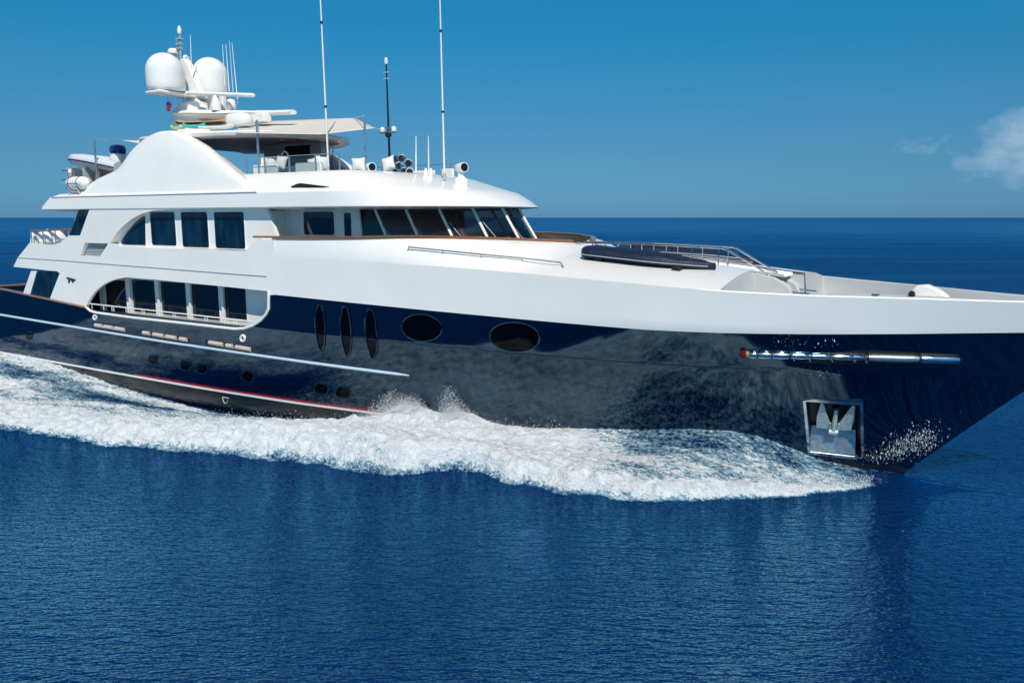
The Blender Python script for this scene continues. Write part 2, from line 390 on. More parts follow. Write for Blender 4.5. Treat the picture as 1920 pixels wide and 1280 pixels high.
MB().plan(_fd + [(x, -y) for x, y in _fd[::-1]], 4.1, 4.2).build('foredeck', INNER, yacht, smooth=0)
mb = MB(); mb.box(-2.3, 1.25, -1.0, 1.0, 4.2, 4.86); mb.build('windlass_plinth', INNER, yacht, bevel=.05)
# stairs from the trunk to the foredeck
mb = MB()
mb.prism([(-4.6, 4.2), (-4.6, 5.42), (-4.0, 5.42), (-3.55, 5.33), (-3.15, 5.1), (-2.95, 4.7), (-2.9, 4.2)], .30, .62)
mb.prism([(-4.6, 4.2), (-4.6, 5.42), (-4.0, 5.42), (-3.55, 5.33), (-3.15, 5.1), (-2.95, 4.7), (-2.9, 4.2)], -.62, -.30)
for i in range(4): mb.box(-4.3 + .3 * i, -4.0 + .3 * i, -.3, .3, 4.2, 5.3 - .25 * i)
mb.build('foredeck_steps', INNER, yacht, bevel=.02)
# caprails
def caprail(pts, name='caprail', r=(.09, .03)):
    mb = MB(); R = []
    P = [np.array(p) for p in pts]
    for i, p in enumerate(P):
        a = P[max(0, i - 1)]; b = P[min(len(P) - 1, i + 1)]; t = b - a; t[2] = 0; t /= np.linalg.norm(t) + 1e-9; nrm = np.array([-t[1], t[0], 0])
        R.append([p + nrm * u + np.array([0, 0, v]) for u, v in ((-r[0], 0), (-r[0] * .9, r[1]), (0, r[1] * 1.5), (r[0] * .9, r[1]), (r[0], 0), (r[0] * .8, -r[1]), (-r[0] * .8, -r[1]))])
    mb.grid(R, close=True); mb.add(R[0], [tuple(range(7))]); mb.add(R[-1], [tuple(range(7))])
    return mb.build(name, TEAK, yacht, smooth=50)
for s in (1, -1):
    xs_ = np.linspace(0, len(capx) - 1, 50)
    caprail([(np.interp(i, range(len(capx)), capx), s * np.interp(i, range(len(capx)), capy), np.interp(i, range(len(capx)), capz) + .03) for i in xs_])
    aft = [(X, s * 4.2, zn(X) + .03) for X in np.linspace(-41.2, -32.2, 14)]
    caprail(aft, r=(.12, .035))
caprail([(-41.2, y, zn(-41.5) + .03) for y in np.linspace(-4.2, 4.2, 9)], r=(.12, .035))

# ------------------------------------------------------------------ side skins
def arc(pts, k=4):                                # smooth a surveyed curve (Catmull-Rom)
    P = [np.array(p, float) for p in pts]; out_ = []
    for i in range(len(P) - 1):
        p0, p1, p2, p3 = P[max(0, i - 1)], P[i], P[i + 1], P[min(len(P) - 1, i + 2)]
        for j in range(k):
            t = j / k; out_.append(tuple(.5 * ((2 * p1) + (-p0 + p2) * t + (2 * p0 - 5 * p1 + 4 * p2 - p3) * t * t + (-p0 + 3 * p1 - 3 * p2 + p3) * t ** 3)))
    out_.append(tuple(P[-1])); return out_
SY = 4.25
open_top = arc([(161, 577), (166, 565), (178, 547), (197, 532), (216, 524), (236, 520)], 4) + [(300, 525), (360, 531), (420, 537), (470, 542.5), (504, 546)]
low = [(25, 500), (34, 482), (120, 488), (200, 495), (280, 501), (350, 506.5), (420, 512), (502, 518)] + [(514, 519), (514, 553), (504, 553)]
low = XZ(low, SY) + XZ(open_top[::-1], SY) + XZ([(150, 574), (93, 561), (112, 512), (106, 508.5)], SY)
arch = arc([(206, 456), (214, 443), (228, 427), (247, 411), (268, 400), (292, 394.5), (330, 393)], 4) + [(400, 391.5), (450, 391), (505, 390)]
up_ = XZ([(34, 482), (55, 456), (98, 460), (112, 455), (124, 446), (129, 441.5), (150, 441.5), (168, 392), (150, 389), (78, 389), (94, 369.5), (180, 368.5), (300, 366), (480, 362), (505, 361.5)], SY) + XZ(arch[::-1], SY)
# strip of skin below the windows, forward to the caprail
base = XZ([(206, 456), (222, 462), (460, 471), (480, 449.5), (514, 450), (514, 519), (502, 518), (420, 512), (350, 506.5), (280, 501), (200, 495), (120, 488)], SY)
hole = XZ([(160, 455), (203, 456.5), (187, 482), (150, 479)], SY)
for s in (1, -1):
    mb = MB(); mb.prism(low, s * SY, s * (SY - .12)); mb.build('side_plating', WHITE, yacht, bevel=.012, smooth=20)
    full = XZ([(34, 482), (55, 456), (98, 460), (112, 455), (124, 446), (129, 441.5), (150, 441.5), (168, 392), (150, 389), (78, 389), (94, 369.5), (180, 368.5), (300, 366), (480, 362), (505, 361.5)], SY) + XZ(arch[::-1], SY) + base[1:]
    mb = MB(); mb.prism(full, s * SY, s * (SY - .3), holes=[hole]); mb.build('side_plating', WHITE, yacht, bevel=.02, smooth=20)
    mb = MB()
    hx = [p[0] for p in hole]; hz = [p[1] for p in hole]
    for i in range(9):
        z = min(hz) + (max(hz) - min(hz)) * (i + .2) / 9; mb.box(min(hx) + .02, max(hx) - .02, s * (SY - .28), s * (SY - .16), z, z + .045)
    mb.box(min(hx) - .05, max(hx) + .05, s * (SY - .34), s * (SY - .301), min(hz) - .05, max(hz) + .05)
    mb.build('vent_louvre', GREYL, yacht, smooth=0)
    # styling grooves
    mb = MB(); mb.tube([(x, s * (SY + .004), z) for x, z in XZ([(34, 483), (120, 488.5), (200, 495), (280, 501), (350, 506.5), (420, 512), (500, 518)], SY)], .022, 6); mb.build('styling_groove', DARK if 0 else GREYL, yacht)
    # rim of the promenade opening
    mb = MB(); mb.tube([(x, s * (SY + .0), z) for x, z in XZ([(504, 546), (504, 578), (499, 589), (488, 601), (474, 610), (458, 615.5), (440, 616.5), (350, 606.5), (250, 595.5), (180, 586), (170, 583), (163, 577)], SY)], .055, 8); mb.build('opening_rim', WHITE, yacht)
    # aft glazed screens
    mb = MB(); mb.prism(XZ([(129, 443), (149, 443), (167, 391), (148, 390)], SY), s * (SY - .02), s * (SY - .06)); mb.build('side_screen', GLASSB, yacht, smooth=0)
    mb = MB(); mb.prism(XZ([(68, 509), (110, 509), (93, 560), (56, 553)], SY), s * (SY - .02), s * (SY - .06)); mb.build('side_screen', GLASSB, yacht, smooth=0)
    mb = MB(); mb.prism(XZ([(58, 508), (69, 508), (56, 553), (43, 551)], SY), s * (SY), s * (SY - .1)); mb.build('pillar', WHITE, yacht, smooth=0)
# promenade railing
for s in (1, -1):
    f = MB(); A_, B_ = at(166, 569, 4.18), at(478, 603, 4.18)
    f.tube([(A_[0], s * 4.18, A_[2]), (B_[0], s * 4.18, B_[2])], .026, 8)
    for x in (172, 194, 209.5, 213, 236, 240, 266, 270, 294, 298, 324.5, 328.5, 353, 357, 384, 388.5, 416, 421, 438, 443):
        p = at(x, np.interp(x, [166, 478], [569, 603]), 4.18); f.tube([(p[0], s * 4.18, p[2]), (p[0], s * 4.18, zn(p[0]) + .0)], .015, 6)
    f.build('promenade_railing', CHROME if 0 else WHITE2, yacht)

# ------------------------------------------------------------------ houses behind the skins
def rrect(x0, x1, z0, z1, r=.1, slant=0, n=4):
    P = []
    for cx, cz, a0 in ((x1 - r, z1 - r, 0), (x0 + r, z1 - r, 90), (x0 + r, z0 + r, 180), (x1 - r, z0 + r, 270)):
        for k in range(n + 1):
            a = math.radians(a0 + 90 * k / n); P.append((cx + r * math.cos(a) + slant * ((cz + r * math.sin(a)) - z0), cz + r * math.sin(a)))
    return P
def window(xz, Y, s, parent, gl=GLASS, fr=WHITE2, fw=.05, name='window'):
    a = np.array(xz); c = a.mean(0)
    ou = [tuple(c + (p - c) * (1 + fw / max(.2, np.linalg.norm(p - c)))) for p in a]
    o = MB().prism(ou, s * (Y + .018), s * (Y - .02), holes=[[tuple(p) for p in a]]).build(name, fr, parent, smooth=0)
    MB().prism([tuple(c + (p - c) * 1.01) for p in a], s * (Y + .008), s * (Y - .03)).build('pane', gl, o, smooth=0)
    return o
HY = 3.55
mb = MB(); mb.box(-36.5, -19.8, -HY, HY, 2.25, 4.95); mb.build('main_deckhouse', WHITE2, yacht, smooth=0)
MB().box(-41.5, -19.8, -3.9, 3.9, 2.15, 2.25).build('main_deck', TEAKD, yacht, smooth=0)
MB().box(-36.4, -19.8, -4.12, 4.12, 4.96, 5.06).build('upper_deck', TEAKD, yacht, smooth=0)
# aft overhang of the upper deck (open below)
aq = XZ([(25, 499), (34, 482.5), (55, 457), (60, 459), (60, 500)], 4.13)
MB().prism(aq, -4.13, 4.13).build('aft_bulwark', WHITE, yacht, bevel=.02, smooth=0)
MB().box(-37.3, -33, -4.12, 4.12, 4.72, 4.95).build('deck_overhang', WHITE2, yacht, smooth=0)
for s in (1, -1):
    for x0, x1, y0, y1 in ((247, 294, 524, 593), (301, 352, 528, 599), (359, 413, 533, 606), (421, 464, 538, 607)):
        a, b = at(x0, y0, HY), at(x1, y1 - 4, HY); window(rrect(a[0], b[0], b[2] + .02, a[2] + .02, .07), HY, s, yacht)
    a, b = at(197, 524, HY), at(240, 590, HY); window(rrect(a[0], b[0], b[2], a[2] + .02, .07), HY, s, yacht)
    a, b = at(150, 524, HY), at(190, 585, HY); window(rrect(a[0], b[0], b[2], a[2] + .02, .07), HY, s, yacht)
    # slender posts in the opening
    for x in (243, 297, 355.5, 417):
        a = at(x, 560, HY + .1); MB().box(a[0] - .06, a[0] + .06, s * (HY + .02), s * (HY + .12), 2.3, 4.9).build('promenade_post', WHITE, yacht, bevel=.01)
UY = 3.98
for s in (1, -1):
    panel = XZ([(500, 391), (520, 446), (505, 470), (206, 462), (214, 440), (250, 404), (300, 391)], UY)
    MB().prism(panel, s * UY, s * (UY - .15)).build('window_panel', WHITE, yacht, bevel=.01)
    q = arc([(227, 456), (229, 449), (240, 433), (256, 415), (268, 406)], 3) + [(273, 404), (274, 460), (231, 459)]
    window(XZ(q, UY), UY, s, yacht, GLASSB, WHITE, .03)
    for x0, x1, y0, y1 in ((281, 332, 397.5, 461), (339, 393, 397.5, 464.5), (401, 461, 397.5, 467)):
        a, b = at(x0, y0, UY), at(x1, y1, UY); window(rrect(a[0], b[0], b[2], a[2], .1), UY, s, yacht, GLASSB, WHITE, .03)
MB().box(-33.2, -20.5, -3.8, 3.8, 5.06, 7.25).build('upper_deckhouse', WHITE2, yacht, smooth=0)

# ------------------------------------------------------------------ pilothouse
PY = 3.1
ph_plan = arc([(-16.75, 3.1), (-15.6, 3.04), (-14.4, 2.72), (-13.35, 2.2), (-12.55, 1.5), (-12.05, .75), (-11.9, 0)], 6)
side_hole = [rrect(at(569, 0, PY)[0], at(628, 0, PY)[0], at(600, 441, PY)[2], at(600, 397, PY)[2], .1), rrect(at(645, 0, PY)[0] , at(660, 0, PY)[0], at(650, 446, PY)[2], at(650, 399, PY)[2], .07)]
for s in (1, -1):
    w0 = [(-20.5, 4.9), (-20.5, 7.3), (-16.9, 7.3), (-16.75, 6.2), (-16.75, 4.9)]
    holes = []
    for (x0, x1, y0, y1, r) in ((569, 628, 397, 441, .1), (645, 660, 399, 446, .07)):
        a, b = at(x0, y0, PY), at(x1, y1, PY); holes.append(rrect(a[0], b[0], b[2], a[2], r))
    MB().prism(w0, s * PY, s * (PY - .08), holes=holes).build('pilothouse_wall', WHITE2, yacht, smooth=0)
    for h in holes: window(h, PY, s, yacht, GLASSB, WHITE, .035)
def php(t):                                       # t: 0 starboard corner .. 1 port corner along the plan curve
    full = ph_plan + [(x, -y) for x, y in ph_plan[::-1][1:]]
    d_ = [0]
    for i in range(1, len(full)): d_.append(d_[-1] + math.dist(full[i], full[i - 1]))
    d_ = np.array(d_) / d_[-1]; return np.array([np.interp(t, d_, [p[0] for p in full]), np.interp(t, d_, [p[1] for p in full])])
cen = np.array([-15.6, 0.])
def ph_pt(t, z):                                  # raked screen: the top leans aft
    p = php(t); k = (z - 6.2) / 1.1; return (p[0] - .62 * k - .12 * k, p[1] * (1 - .06 * k), z)
WSG = thin_glass('windscreen_glass', (.30, .36, .38))
mb = MB(); mb.grid([[(*php(t), z) for t in np.linspace(0, 1, 60)] for z in (4.9, 6.22)]); mb.build('pilothouse_front', WHITE2, yacht, solid=.08)
NW = 11
edges_t = np.linspace(.0, 1, NW + 1)
for i in range(NW):
    a, b = edges_t[i], edges_t[i + 1]
    mb = MB(); mb.grid([[ph_pt(t, z) for t in np.linspace(a, b, 6)] for z in (6.2, 7.32)]); mb.build('windscreen', WSG, yacht, smooth=60)
for i in range(NW + 1):
    a = edges_t[i]; p, q = np.array(ph_pt(a, 6.18)), np.array(ph_pt(a, 7.33))
    n_ = np.array([*(php(a) - cen), 0]); n_ /= np.linalg.norm(n_)
    MB().tube([p + n_ * .03, q + n_ * .03], .05, 6).build('mullion', WHITE, yacht)
# interior: floor, console, chairs, back wall
MB().box(-20.5, -12.2, -3.0, 3.0, 4.85, 4.95).build('pilothouse_floor', TEAKD, yacht, smooth=0)
MB().box(-17.6, -17.5, -3.0, 3.0, 4.95, 7.25).build('pilothouse_bulkhead', GREY, yacht, smooth=0)
mb = MB(); mb.prism([(-14.6, 4.95), (-14.7, 5.9), (-14.3, 6.18), (-13.6, 6.18), (-13.4, 4.95)], -1.6, 1.6); mb.build('helm_console', GREY, yacht, bevel=.03)
# ------------------------------------------------------------------ brow / sundeck shell
def shell_row(a, b, z, xa, zaft=None, n=44):      # half outline: straight sides from xa, rounded nose
    P = []
    for X in np.linspace(xa, -17.5, 34): P.append((X, b, z))
    for i in range(1, n + 1):
        t = i / n * math.pi / 2; P.append((-17.5 + a * abs(math.sin(t)) ** .92, b * abs(math.cos(t)) ** .88, z))
    return P
def zshell(z, X, xa):                             # the shell falls away to the boat deck aft
    if z <= 7.95: return z
    if X > -30.6: return z
    return mix(z, 8.0 + (z - 7.95) * .18, min(1, (-30.6 - X) / 1.5))
lev = [(4.2, 3.5, 7.27, -34.7), (5.17, 4.26, 7.34, -34.9), (5.20, 4.29, 7.37, -34.9), (4.8, 4.28, 7.62, -34.5), (4.3, 4.265, 7.86, -34.1), (4.2, 4.22, 7.90, -34.05), (3.65, 4.08, 8.03, -33.7), (2.75, 3.80, 8.27, -33.2), (2.0, 3.55, 8.46, -32.8), (1.25, 3.36, 8.58, -32.5), (.95, 3.28, 8.60, -32.4), (.85, 3.20, 8.58, -32.4), (.84, 3.18, 8.05, -32.4)]
mb = MB()
for s in (1, -1):
    mb.grid([[(X, s * y, zshell(z, X, xa)) for X, y, z in shell_row(a, b, z, xa)] for a, b, z, xa in lev])
mb.build('sundeck_shell', WHITE, yacht, smooth=28)
pl = shell_row(.84, 3.2, 8.1, -33.6); MB().plan([(x, y) for x, y, z in pl] + [(x, -y) for x, y, z in pl[::-1][1:]], 8.0, 8.1).build('sundeck', TEAKD, yacht, smooth=0)
pl = shell_row(4.2, 3.52, 7.3, -34.6); MB().plan([(x, y) for x, y, z in pl] + [(x, -y) for x, y, z in pl[::-1][1:]], 7.29, 7.40).build('soffit', WHITE2, yacht, smooth=0)
MB().add([(-34.9, y, 7.36) for y in (-4.27, 4.27)] + [(-34.05, y, 7.9) for y in (4.22, -4.22)] + [(-33.4, y, 8.02) for y in (-4.0, 4.0)], [(0, 1, 2, 3), (3, 2, 5, 4)]).build('aft_fascia', WHITE, yacht, smooth=0)
for s in (1, -1):
    mb = MB(); mb.tube([(X, s * 4.272, 7.885) for X in np.linspace(-34.0, -20.6, 20)], .02, 6); mb.build('styling_groove', GREYL, yacht)
    # slit vent in the slope of the shell
    vq = [(545, 350.5), (558, 344.5), (566, 344), (618, 350.5), (605, 352), (547, 352)]
    vv = []
    for p in vq:
        Y = 4.0
        for _ in range(30):
            q = at(*p, Y); Y += .5 * (np.interp(q[2], [7.9, 8.03, 8.27, 8.46], [4.22, 4.08, 3.8, 3.55]) + .012 - Y)
        vv.append((q[0], s * Y, q[2]))
    mb = MB(); mb.add(vv, [tuple(range(6))]); mb.build('slit_vent', DARK, yacht, smooth=0, solid=.01)
# sundeck wings ("bulges") that carry the hardtop
wx = [-32.1, -31.5, -31.0, -30.25, -29.6, -29.3, -28.9, -28.6, -28.25, -27.6, -26.95, -26.0, -25.45, -24.95, -24.15, -23.25, -22.45, -21.8, -21.1]
wz = [8.05, 8.44, 8.64, 8.82, 8.97, 9.14, 9.54, 9.78, 9.97, 10.25, 10.39, 10.37, 10.22, 10.0, 9.68, 9.16, 8.71, 8.4, 8.0]
wing = table(wx, wz, -35, -20, .16)
for s in (1, -1):
    mb = MB(); R = []
    for X in np.linspace(-32.1, -21.1, 110):
        zt = wing(X); h = (zt - 8.0)
        lean = .16
        yo = lambda z: 4.06 - lean * (z - 8.0)
        R.append([(X, s * y, z) for y, z in ((4.12, 7.95), (yo(8.0 + h * .5), 8.0 + h * .5), (yo(zt - .12) , zt - .14), (yo(zt) - .05, zt - .03), (yo(zt) - .13, zt), (yo(zt) - .42, zt), (yo(zt) - .5, zt - .05), (3.18, min(zt - .1, 9.3)), (3.16, 8.05))])
    mb.grid(R); mb.build('sundeck_wing', WHITE, yacht, smooth=40)
# hardtop
pts = []
def htop(z, sc_, front):
    P = [(-29.4, 2.9 * sc_), (-28.6, 3.35 * sc_), (-27, 3.5 * sc_), (-25, 3.45 * sc_), (-23.6, 3.1 * sc_), (-22.4, 2.4 * sc_), (-21.6, 1.4 * sc_), (front, 0)]
    P = arc(P, 4); return [(x, y, z) for x, y in P] + [(x, -y, z) for x, y in P[::-1][1:]]
mb = MB(); mb.grid([htop(10.08, .72, -22.2), htop(10.02, .9, -21.6), htop(10.10, .985, -21.25), htop(10.2, 1, -21.2), htop(10.27, .98, -21.3)])
a_ = htop(10.27, .98, -21.3); mb.add([(x, y * .98, 10.27) for x, y, z in a_], [tuple(range(len(a_)))]); 
mb.build('hardtop', WHITE, yacht, smooth=40)
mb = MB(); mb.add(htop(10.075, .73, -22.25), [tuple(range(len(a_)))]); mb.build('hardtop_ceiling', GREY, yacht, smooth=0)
mb = MB(); mb.plan([(-25.3, -.2), (-21.9, -.2), (-23.5, -2.3), (-26.5, -2.3)], 8.1, 10.07); mb.build('helm_bulkhead', GREY, yacht, bevel=.03)
mb = MB(); p, q = at(535, 275, -.17), at(581, 291, -.17); mb.box(p[0], q[0], -.2, -.14, q[2] - .05, p[2]); mb.build('television', mat('screen_black', (.004, .004, .005), .08), yacht, bevel=.01)
# lights under the hardtop
mb = MB(); mb.lathe((-22.9, .9, 10.05), [(.1, 0), (.1, .03)], 12); mb.build('downlight', WHITE2, yacht)

# glass wind screen around the sundeck
def rail_run(xs_, y, z0, z1, name='sundeck_railing'):
    pass
for s in (1, -1):
    mb = MB(); g = MB()
    X = [-22.3, -21.3, -20.0, -18.7, -17.6]; Yy = [3.24, 3.24, 3.24, 3.24, 3.2]
    for x, y in zip(X, Yy): mb.tube([(x, s * y, 8.55), (x, s * y, 9.18)], .028, 8)
    mb.tube([(x, s * y, 9.17) for x, y in zip(X, Yy)], .016, 6)
    mb.build('sundeck_railing', STEEL, yacht)
cg = thin_glass('clear_glass', (.80, .86, .86))
MB().add([(-21.25, 3.24, 8.6), (-18.75, 3.24, 8.6), (-18.75, 3.24, 9.14), (-21.25, 3.24, 9.14)], [(0, 1, 2, 3)]).build('glass_panel', cg, yacht, smooth=0)
# sundeck seating
for x0, x1, y0, y1, nm in ((-22.2, -20.9, 2.3, 2.9, 0), (-19.9, -18.6, 2.3, 2.95, 1), (-17.5, -16.9, -2.4, 2.4, 2), (-20.8, -18.2, -2.9, -2.2, 3)):
    o = MB().box(x0, x1, y0, y1, 8.1, 8.62).build('bench', VINYL, yacht, bevel=.06)
    MB().box(x0, x1, y1 if y1 > 2.5 else y0 - .12, (y1 + .14) if y1 > 2.5 else y0, 8.3, 8.93).build('backrest', VINYL, o, bevel=.05)
PIL = []
def pillow(c, ang, lean, label, size=.27, m=VINYL, grp='scatter cushions on the decks'):
    mb = MB(); n = 10; top = []; bot = []
    for i in range(n + 1):
        for j in range(n + 1):
            u, v = 2 * i / n - 1, 2 * j / n - 1
            th = .42 * ((1 - u * u) * (1 - v * v)) ** .5
            for L, sg in ((top, 1), (bot, -1)): L.append((u * size * (1 - .14 * (1 - v * v)), sg * th * size, v * size * (1 - .14 * (1 - u * u))))
    R = Matrix.Rotation(ang - (1.1 if c[0] < -30 else .75), 3, 'Z') @ Matrix.Rotation(lean, 3, 'X') @ Matrix.Rotation(-.35 + .8 * random.random(), 3, 'Y')
    f = [(i * (n + 1) + j, i * (n + 1) + j + 1, (i + 1) * (n + 1) + j + 1, (i + 1) * (n + 1) + j) for i in range(n) for j in range(n)]
    for L in (top, bot): mb.add([tuple(np.array(c) + np.array(R @ Vector(p))) for p in L], f)
    o = mb.build('pillow', m, None, smooth=180); tag(o, label, 'cushion', grp); return o
def seen(x, y, Y): return at(x, y, Y)
for x, y, Y, a, lb in ((497, 307, 2.75, .3, 'white scatter cushion just right of the near awning pole'), (511, 308, 2.7, -.5, 'white scatter cushion between the near awning pole and the steering wheel'),
                    (527, 305, 2.75, .6, 'small white cushion leaning at the foot of the steering wheel'), (590, 308, 2.75, .4, 'white scatter cushion on the sundeck beside the rail post left of the whip antenna'),
                    (604, 306, 2.7, -.4, 'white scatter cushion on the sundeck standing left of the tall whip antenna'), (672, 309, 2.2, .2, 'white cushion beside the foot of the forward awning pole'),
                    (728, 307, 1.2, .5, 'white cushion just left of the chrome horn cluster')):
    pillow(seen(x, y, Y), a, .25, lb)
# steering wheel
c = at(534, 300, 1.9); mb = MB(); mb.tube([(c[0] + .36 * math.cos(a) * .95, c[1] + .1 * math.cos(a), c[2] - .05 + .36 * math.sin(a)) for a in np.linspace(0, 2 * math.pi, 25)], .03, 8, cap=False)
for a in (0.5, 2.6, 4.7): mb.tube([(c[0], c[1], c[2] - .05), (c[0] + .36 * math.cos(a), c[1] + .1 * math.cos(a), c[2] - .05 + .36 * math.sin(a))], .015, 6)
mb.build('steering_wheel', WHITE2, yacht)
mb = MB(); mb.box(c[0] - .5, c[0] + .5, c[1] - .55, c[1] - .1, 8.1, 8.95); mb.build('helm_pod', WHITE2, yacht, bevel=.05)

# awning and its poles
poles = [((485, 225), (486, 318), 3.05), ((683, 218), (686, 306), 2.0), ((637 - 20, 250), (617, 262), -2.0), ((437, 262), (437, 318), -1.0)]
mb = MB()
for i, (a, b, Y) in enumerate(poles[:2]):
    p, q = at(*a, Y), at(*b, Y); MB().tube([(q[0], Y, 8.1), (q[0], Y, p[2])], .045, 10).build('awning_pole', STEEL, yacht)
MB().tube([(-24.0, -3.0, 8.1), (-24.0, -3.0, 10.0)], .03, 8).build('awning_pole', STEEL, yacht)
# tensioned sail: corners measured on the picture
A1, A2, A3, A4 = np.array((-27.6, 1.6, 10.45)), at(664, 221, -1.6), at(703, 240, 1.3), at(440, 249, 3.4)
A5 = at(600, 252, 3.0); A1 = at(455, 229, -1.8)
rows_ = []
n = 16
for i in range(n + 1):
    u = i / n; R = []
    l0 = A1 * (1 - u) + A2 * u; l1 = (A4 * (1 - u / .62) + A5 * (u / .62)) if u < .62 else (A5 * (1 - (u - .62) / .38) + A3 * ((u - .62) / .38))
    for j in range(n + 1):
        v = j / n; p = l0 * (1 - v) + l1 * v; p = p - np.array([0, 0, .05 * math.sin(math.pi * u) * math.sin(math.pi * v) - .0]); R.append(tuple(p))
    rows_.append(R)
mb = MB(); mb.grid(rows_); mb.build('awning', CREAM, yacht, smooth=180, solid=.012)
mb = MB(); mb.tube([at(664, 221, -1.6), at(683, 217, 2.0)], .012, 5); mb.tube([at(703, 240, 1.3), at(722, 247, .6)], .012, 5); mb.tube([at(485, 228, 3.05), at(486, 246, 2.9)], .012, 5); mb.build('awning_rope', VINYL, yacht)
# aft awning with its pole
p, q = at(179, 260, 3.0), at(181, 320, 3.0)
MB().tube([(q[0], 3.0, 8.05), (q[0], 3.0, p[2])], .045, 10).build('awning_pole', STEEL, yacht)
a, b, c = at(202, 262, 2.8), at(262, 255, 3.2), at(258, 268, 3.2); c2 = np.array((-28.0, -2.0, 10.3))
mb = MB(); mb.grid([[tuple(a), tuple(a + np.array([.02, -.3, 0]))], [tuple((a + c) / 2 + np.array([0, 0, .05])), tuple((a + c2) / 2)], [tuple(c), tuple(c2)]]); mb.build('awning', CREAM, yacht, smooth=180, solid=.012)
MB().tube([p, a], .02, 6).build('awning_rope', CHROME, yacht)

# ------------------------------------------------------------------ mast
mb = MB()
R = []
for z, x0, x1, hw in ((10.25, -30.2, -27.4, .75), (10.7, -30.35, -27.9, .62), (11.1, -30.5, -28.6, .52), (11.5, -30.6, -28.9, .45), (11.85, -30.4, -28.9, .4), (12.1, -30.1, -28.9, .36)):
    R.append([(x0, -hw, z), (x0, hw, z), ((x0 + x1) / 2, hw * 1.1, z), (x1, hw * .7, z), (x1, -hw * .7, z), ((x0 + x1) / 2, -hw * 1.1, z)])
mb.grid(R, close=True); mb.add(R[-1], [tuple(range(6))]); mb.build('mast_base', WHITE, yacht, smooth=50, bevel=.03)
# lower platform: long arm that tapers forward
mb = MB(); R = []
for x, hy, z0, z1 in ((-30.2, .7, 11.45, 11.8), (-28.6, .95, 11.28, 11.72), (-27.2, .7, 11.22, 11.6), (-25.6, .4, 11.24, 11.5), (-24.2, .25, 11.2, 11.4), (-23.2, .2, 11.16, 11.36)):
    zc = (z0 + z1) / 2; h = (z1 - z0) / 2; R.append([(x, hy * math.cos(a), zc + h * math.sin(a)) for a in np.linspace(0, 2 * math.pi, 14)[:-1]])
mb.grid(R, close=True); mb.add(R[0], [tuple(range(13))]); mb.add(R[-1], [tuple(range(13))]); mb.build('mast_platform', WHITE, yacht, smooth=60)
# swept fin and raked strut
mb = MB(); mb.prism([tuple(at(x, y, 0)[[0, 2]]) for x, y in ((343, 205), (346, 190), (360, 177), (366, 180), (388, 203), (380, 206))], -.12, .12); mb.build('mast_fin', WHITE, yacht, bevel=.04)
mb = MB(); mb.prism([tuple(at(x, y, 0)[[0, 2]]) for x, y in ((342, 112), (350, 110), (358, 122), (384, 180), (362, 180), (350, 150))], -.16, .16); mb.build('mast_strut', WHITE, yacht, bevel=.05)
mb = MB(); mb.prism([tuple(at(x, y, 0)[[0, 2]]) for x, y in ((300, 170), (304, 179), (352, 180), (400, 184), (402, 174), (340, 171))], -1.6, 1.6); mb.build('dome_crossbeam', WHITE, yacht, bevel=.05) if 0 else None
mb = MB(); mb.box(-30.2, -29.2, -1.7, 1.9, 12.30, 12.42); mb.build('dome_crossbeam', WHITE, yacht, bevel=.04)
def dome(c, r, h, name='satellite_dome'):
    z0 = c[2]; prof = [(r * .80, 0), (r * .93, .03), (r * .985, .12), (r, .3), (r, h - r)]
    for a in np.linspace(0, math.pi / 2, 12)[1:-1]: prof.append((r * math.cos(a), h - r + r * math.sin(a)))
    prof.append((.02, h)); o = MB().lathe(c, prof, 40).build(name, WHITE2, yacht, smooth=60); return o
p = at(312, 171, 1.15); d1 = dome((p[0], 1.15, p[2] - .02), .80, 1.62)
MB().lathe((p[0], 1.15, p[2] - .16), [(.3, 0), (.52, .05), (.55, .15)], 24).build('dome_pedestal', GREYL, yacht)
p = at(396.5, 180, -1.0); d2 = dome((p[0], -1.0, p[2] - .05), .79, 1.74)
MB().lathe((p[0], -1.0, 11.5), [(.26, 0), (.26, .2), (.34, .5), (.6, p[2] - 11.53)], 24).build('dome_pedestal', WHITE2, yacht)
# radar scanners
def bar(a, b, r, Y, name, m=WHITE2):
    p, q = at(*a, Y), at(*b, Y); return MB().tube([p, p + (q - p) * .02, p + (q - p) * .98, q], [r * .6, r, r, r * .6], 10).build(name, m, yacht)
bar((332, 174), (477, 179), .085, .55, 'radar_scanner')
p = at(404, 180, .55); MB().lathe((p[0], .55, p[2] - .62), [(.2, 0), (.22, .25), (.14, .5), (.1, .62)], 16).build('radar_pedestal', WHITE2, yacht)
p = at(433, 188, .1); MB().lathe((p[0], .1, 11.45), [(.12, 0), (.2, .2), (.23, .38), (.17, .55), (.02, .62)], 16).build('satnav_dome', WHITE2, yacht)
p = at(418, 190, .1); MB().box(p[0] - .12, p[0] + .12, 0, .2, 11.5, 12.25).build('radar_bracket', WHITE2, yacht, bevel=.03)
p = at(326, 99, 0); MB().lathe((p[0], 0, p[2] - .12), [(.2, 0), (.27, .06), (.27, .18), (.2, .27), (.02, .31)], 20).build('satnav_dome', WHITE2, yacht)
mb = MB(); p, q = at(337, 62, 0), at(341, 176, 0); mb.tube([q, p], [.07, .035], 8); mb.tube([at(331, 75, 0), at(333, 112, 0)], .02, 6)
for y in (73, 83, 91): a = at(337, y, 0); mb.box(a[0] - .16, a[0] + .1, -.1, .1, a[2] - .03, a[2] + .03)
mb.build('mast_pole', GREYL, yacht)
p = at(336.3, 57, 0); MB().lathe((p[0], 0, p[2] - .17), [(.07, 0), (.1, .05), (.09, .22), (.03, .36)], 12).build('navigation_light', WHITE2, yacht)
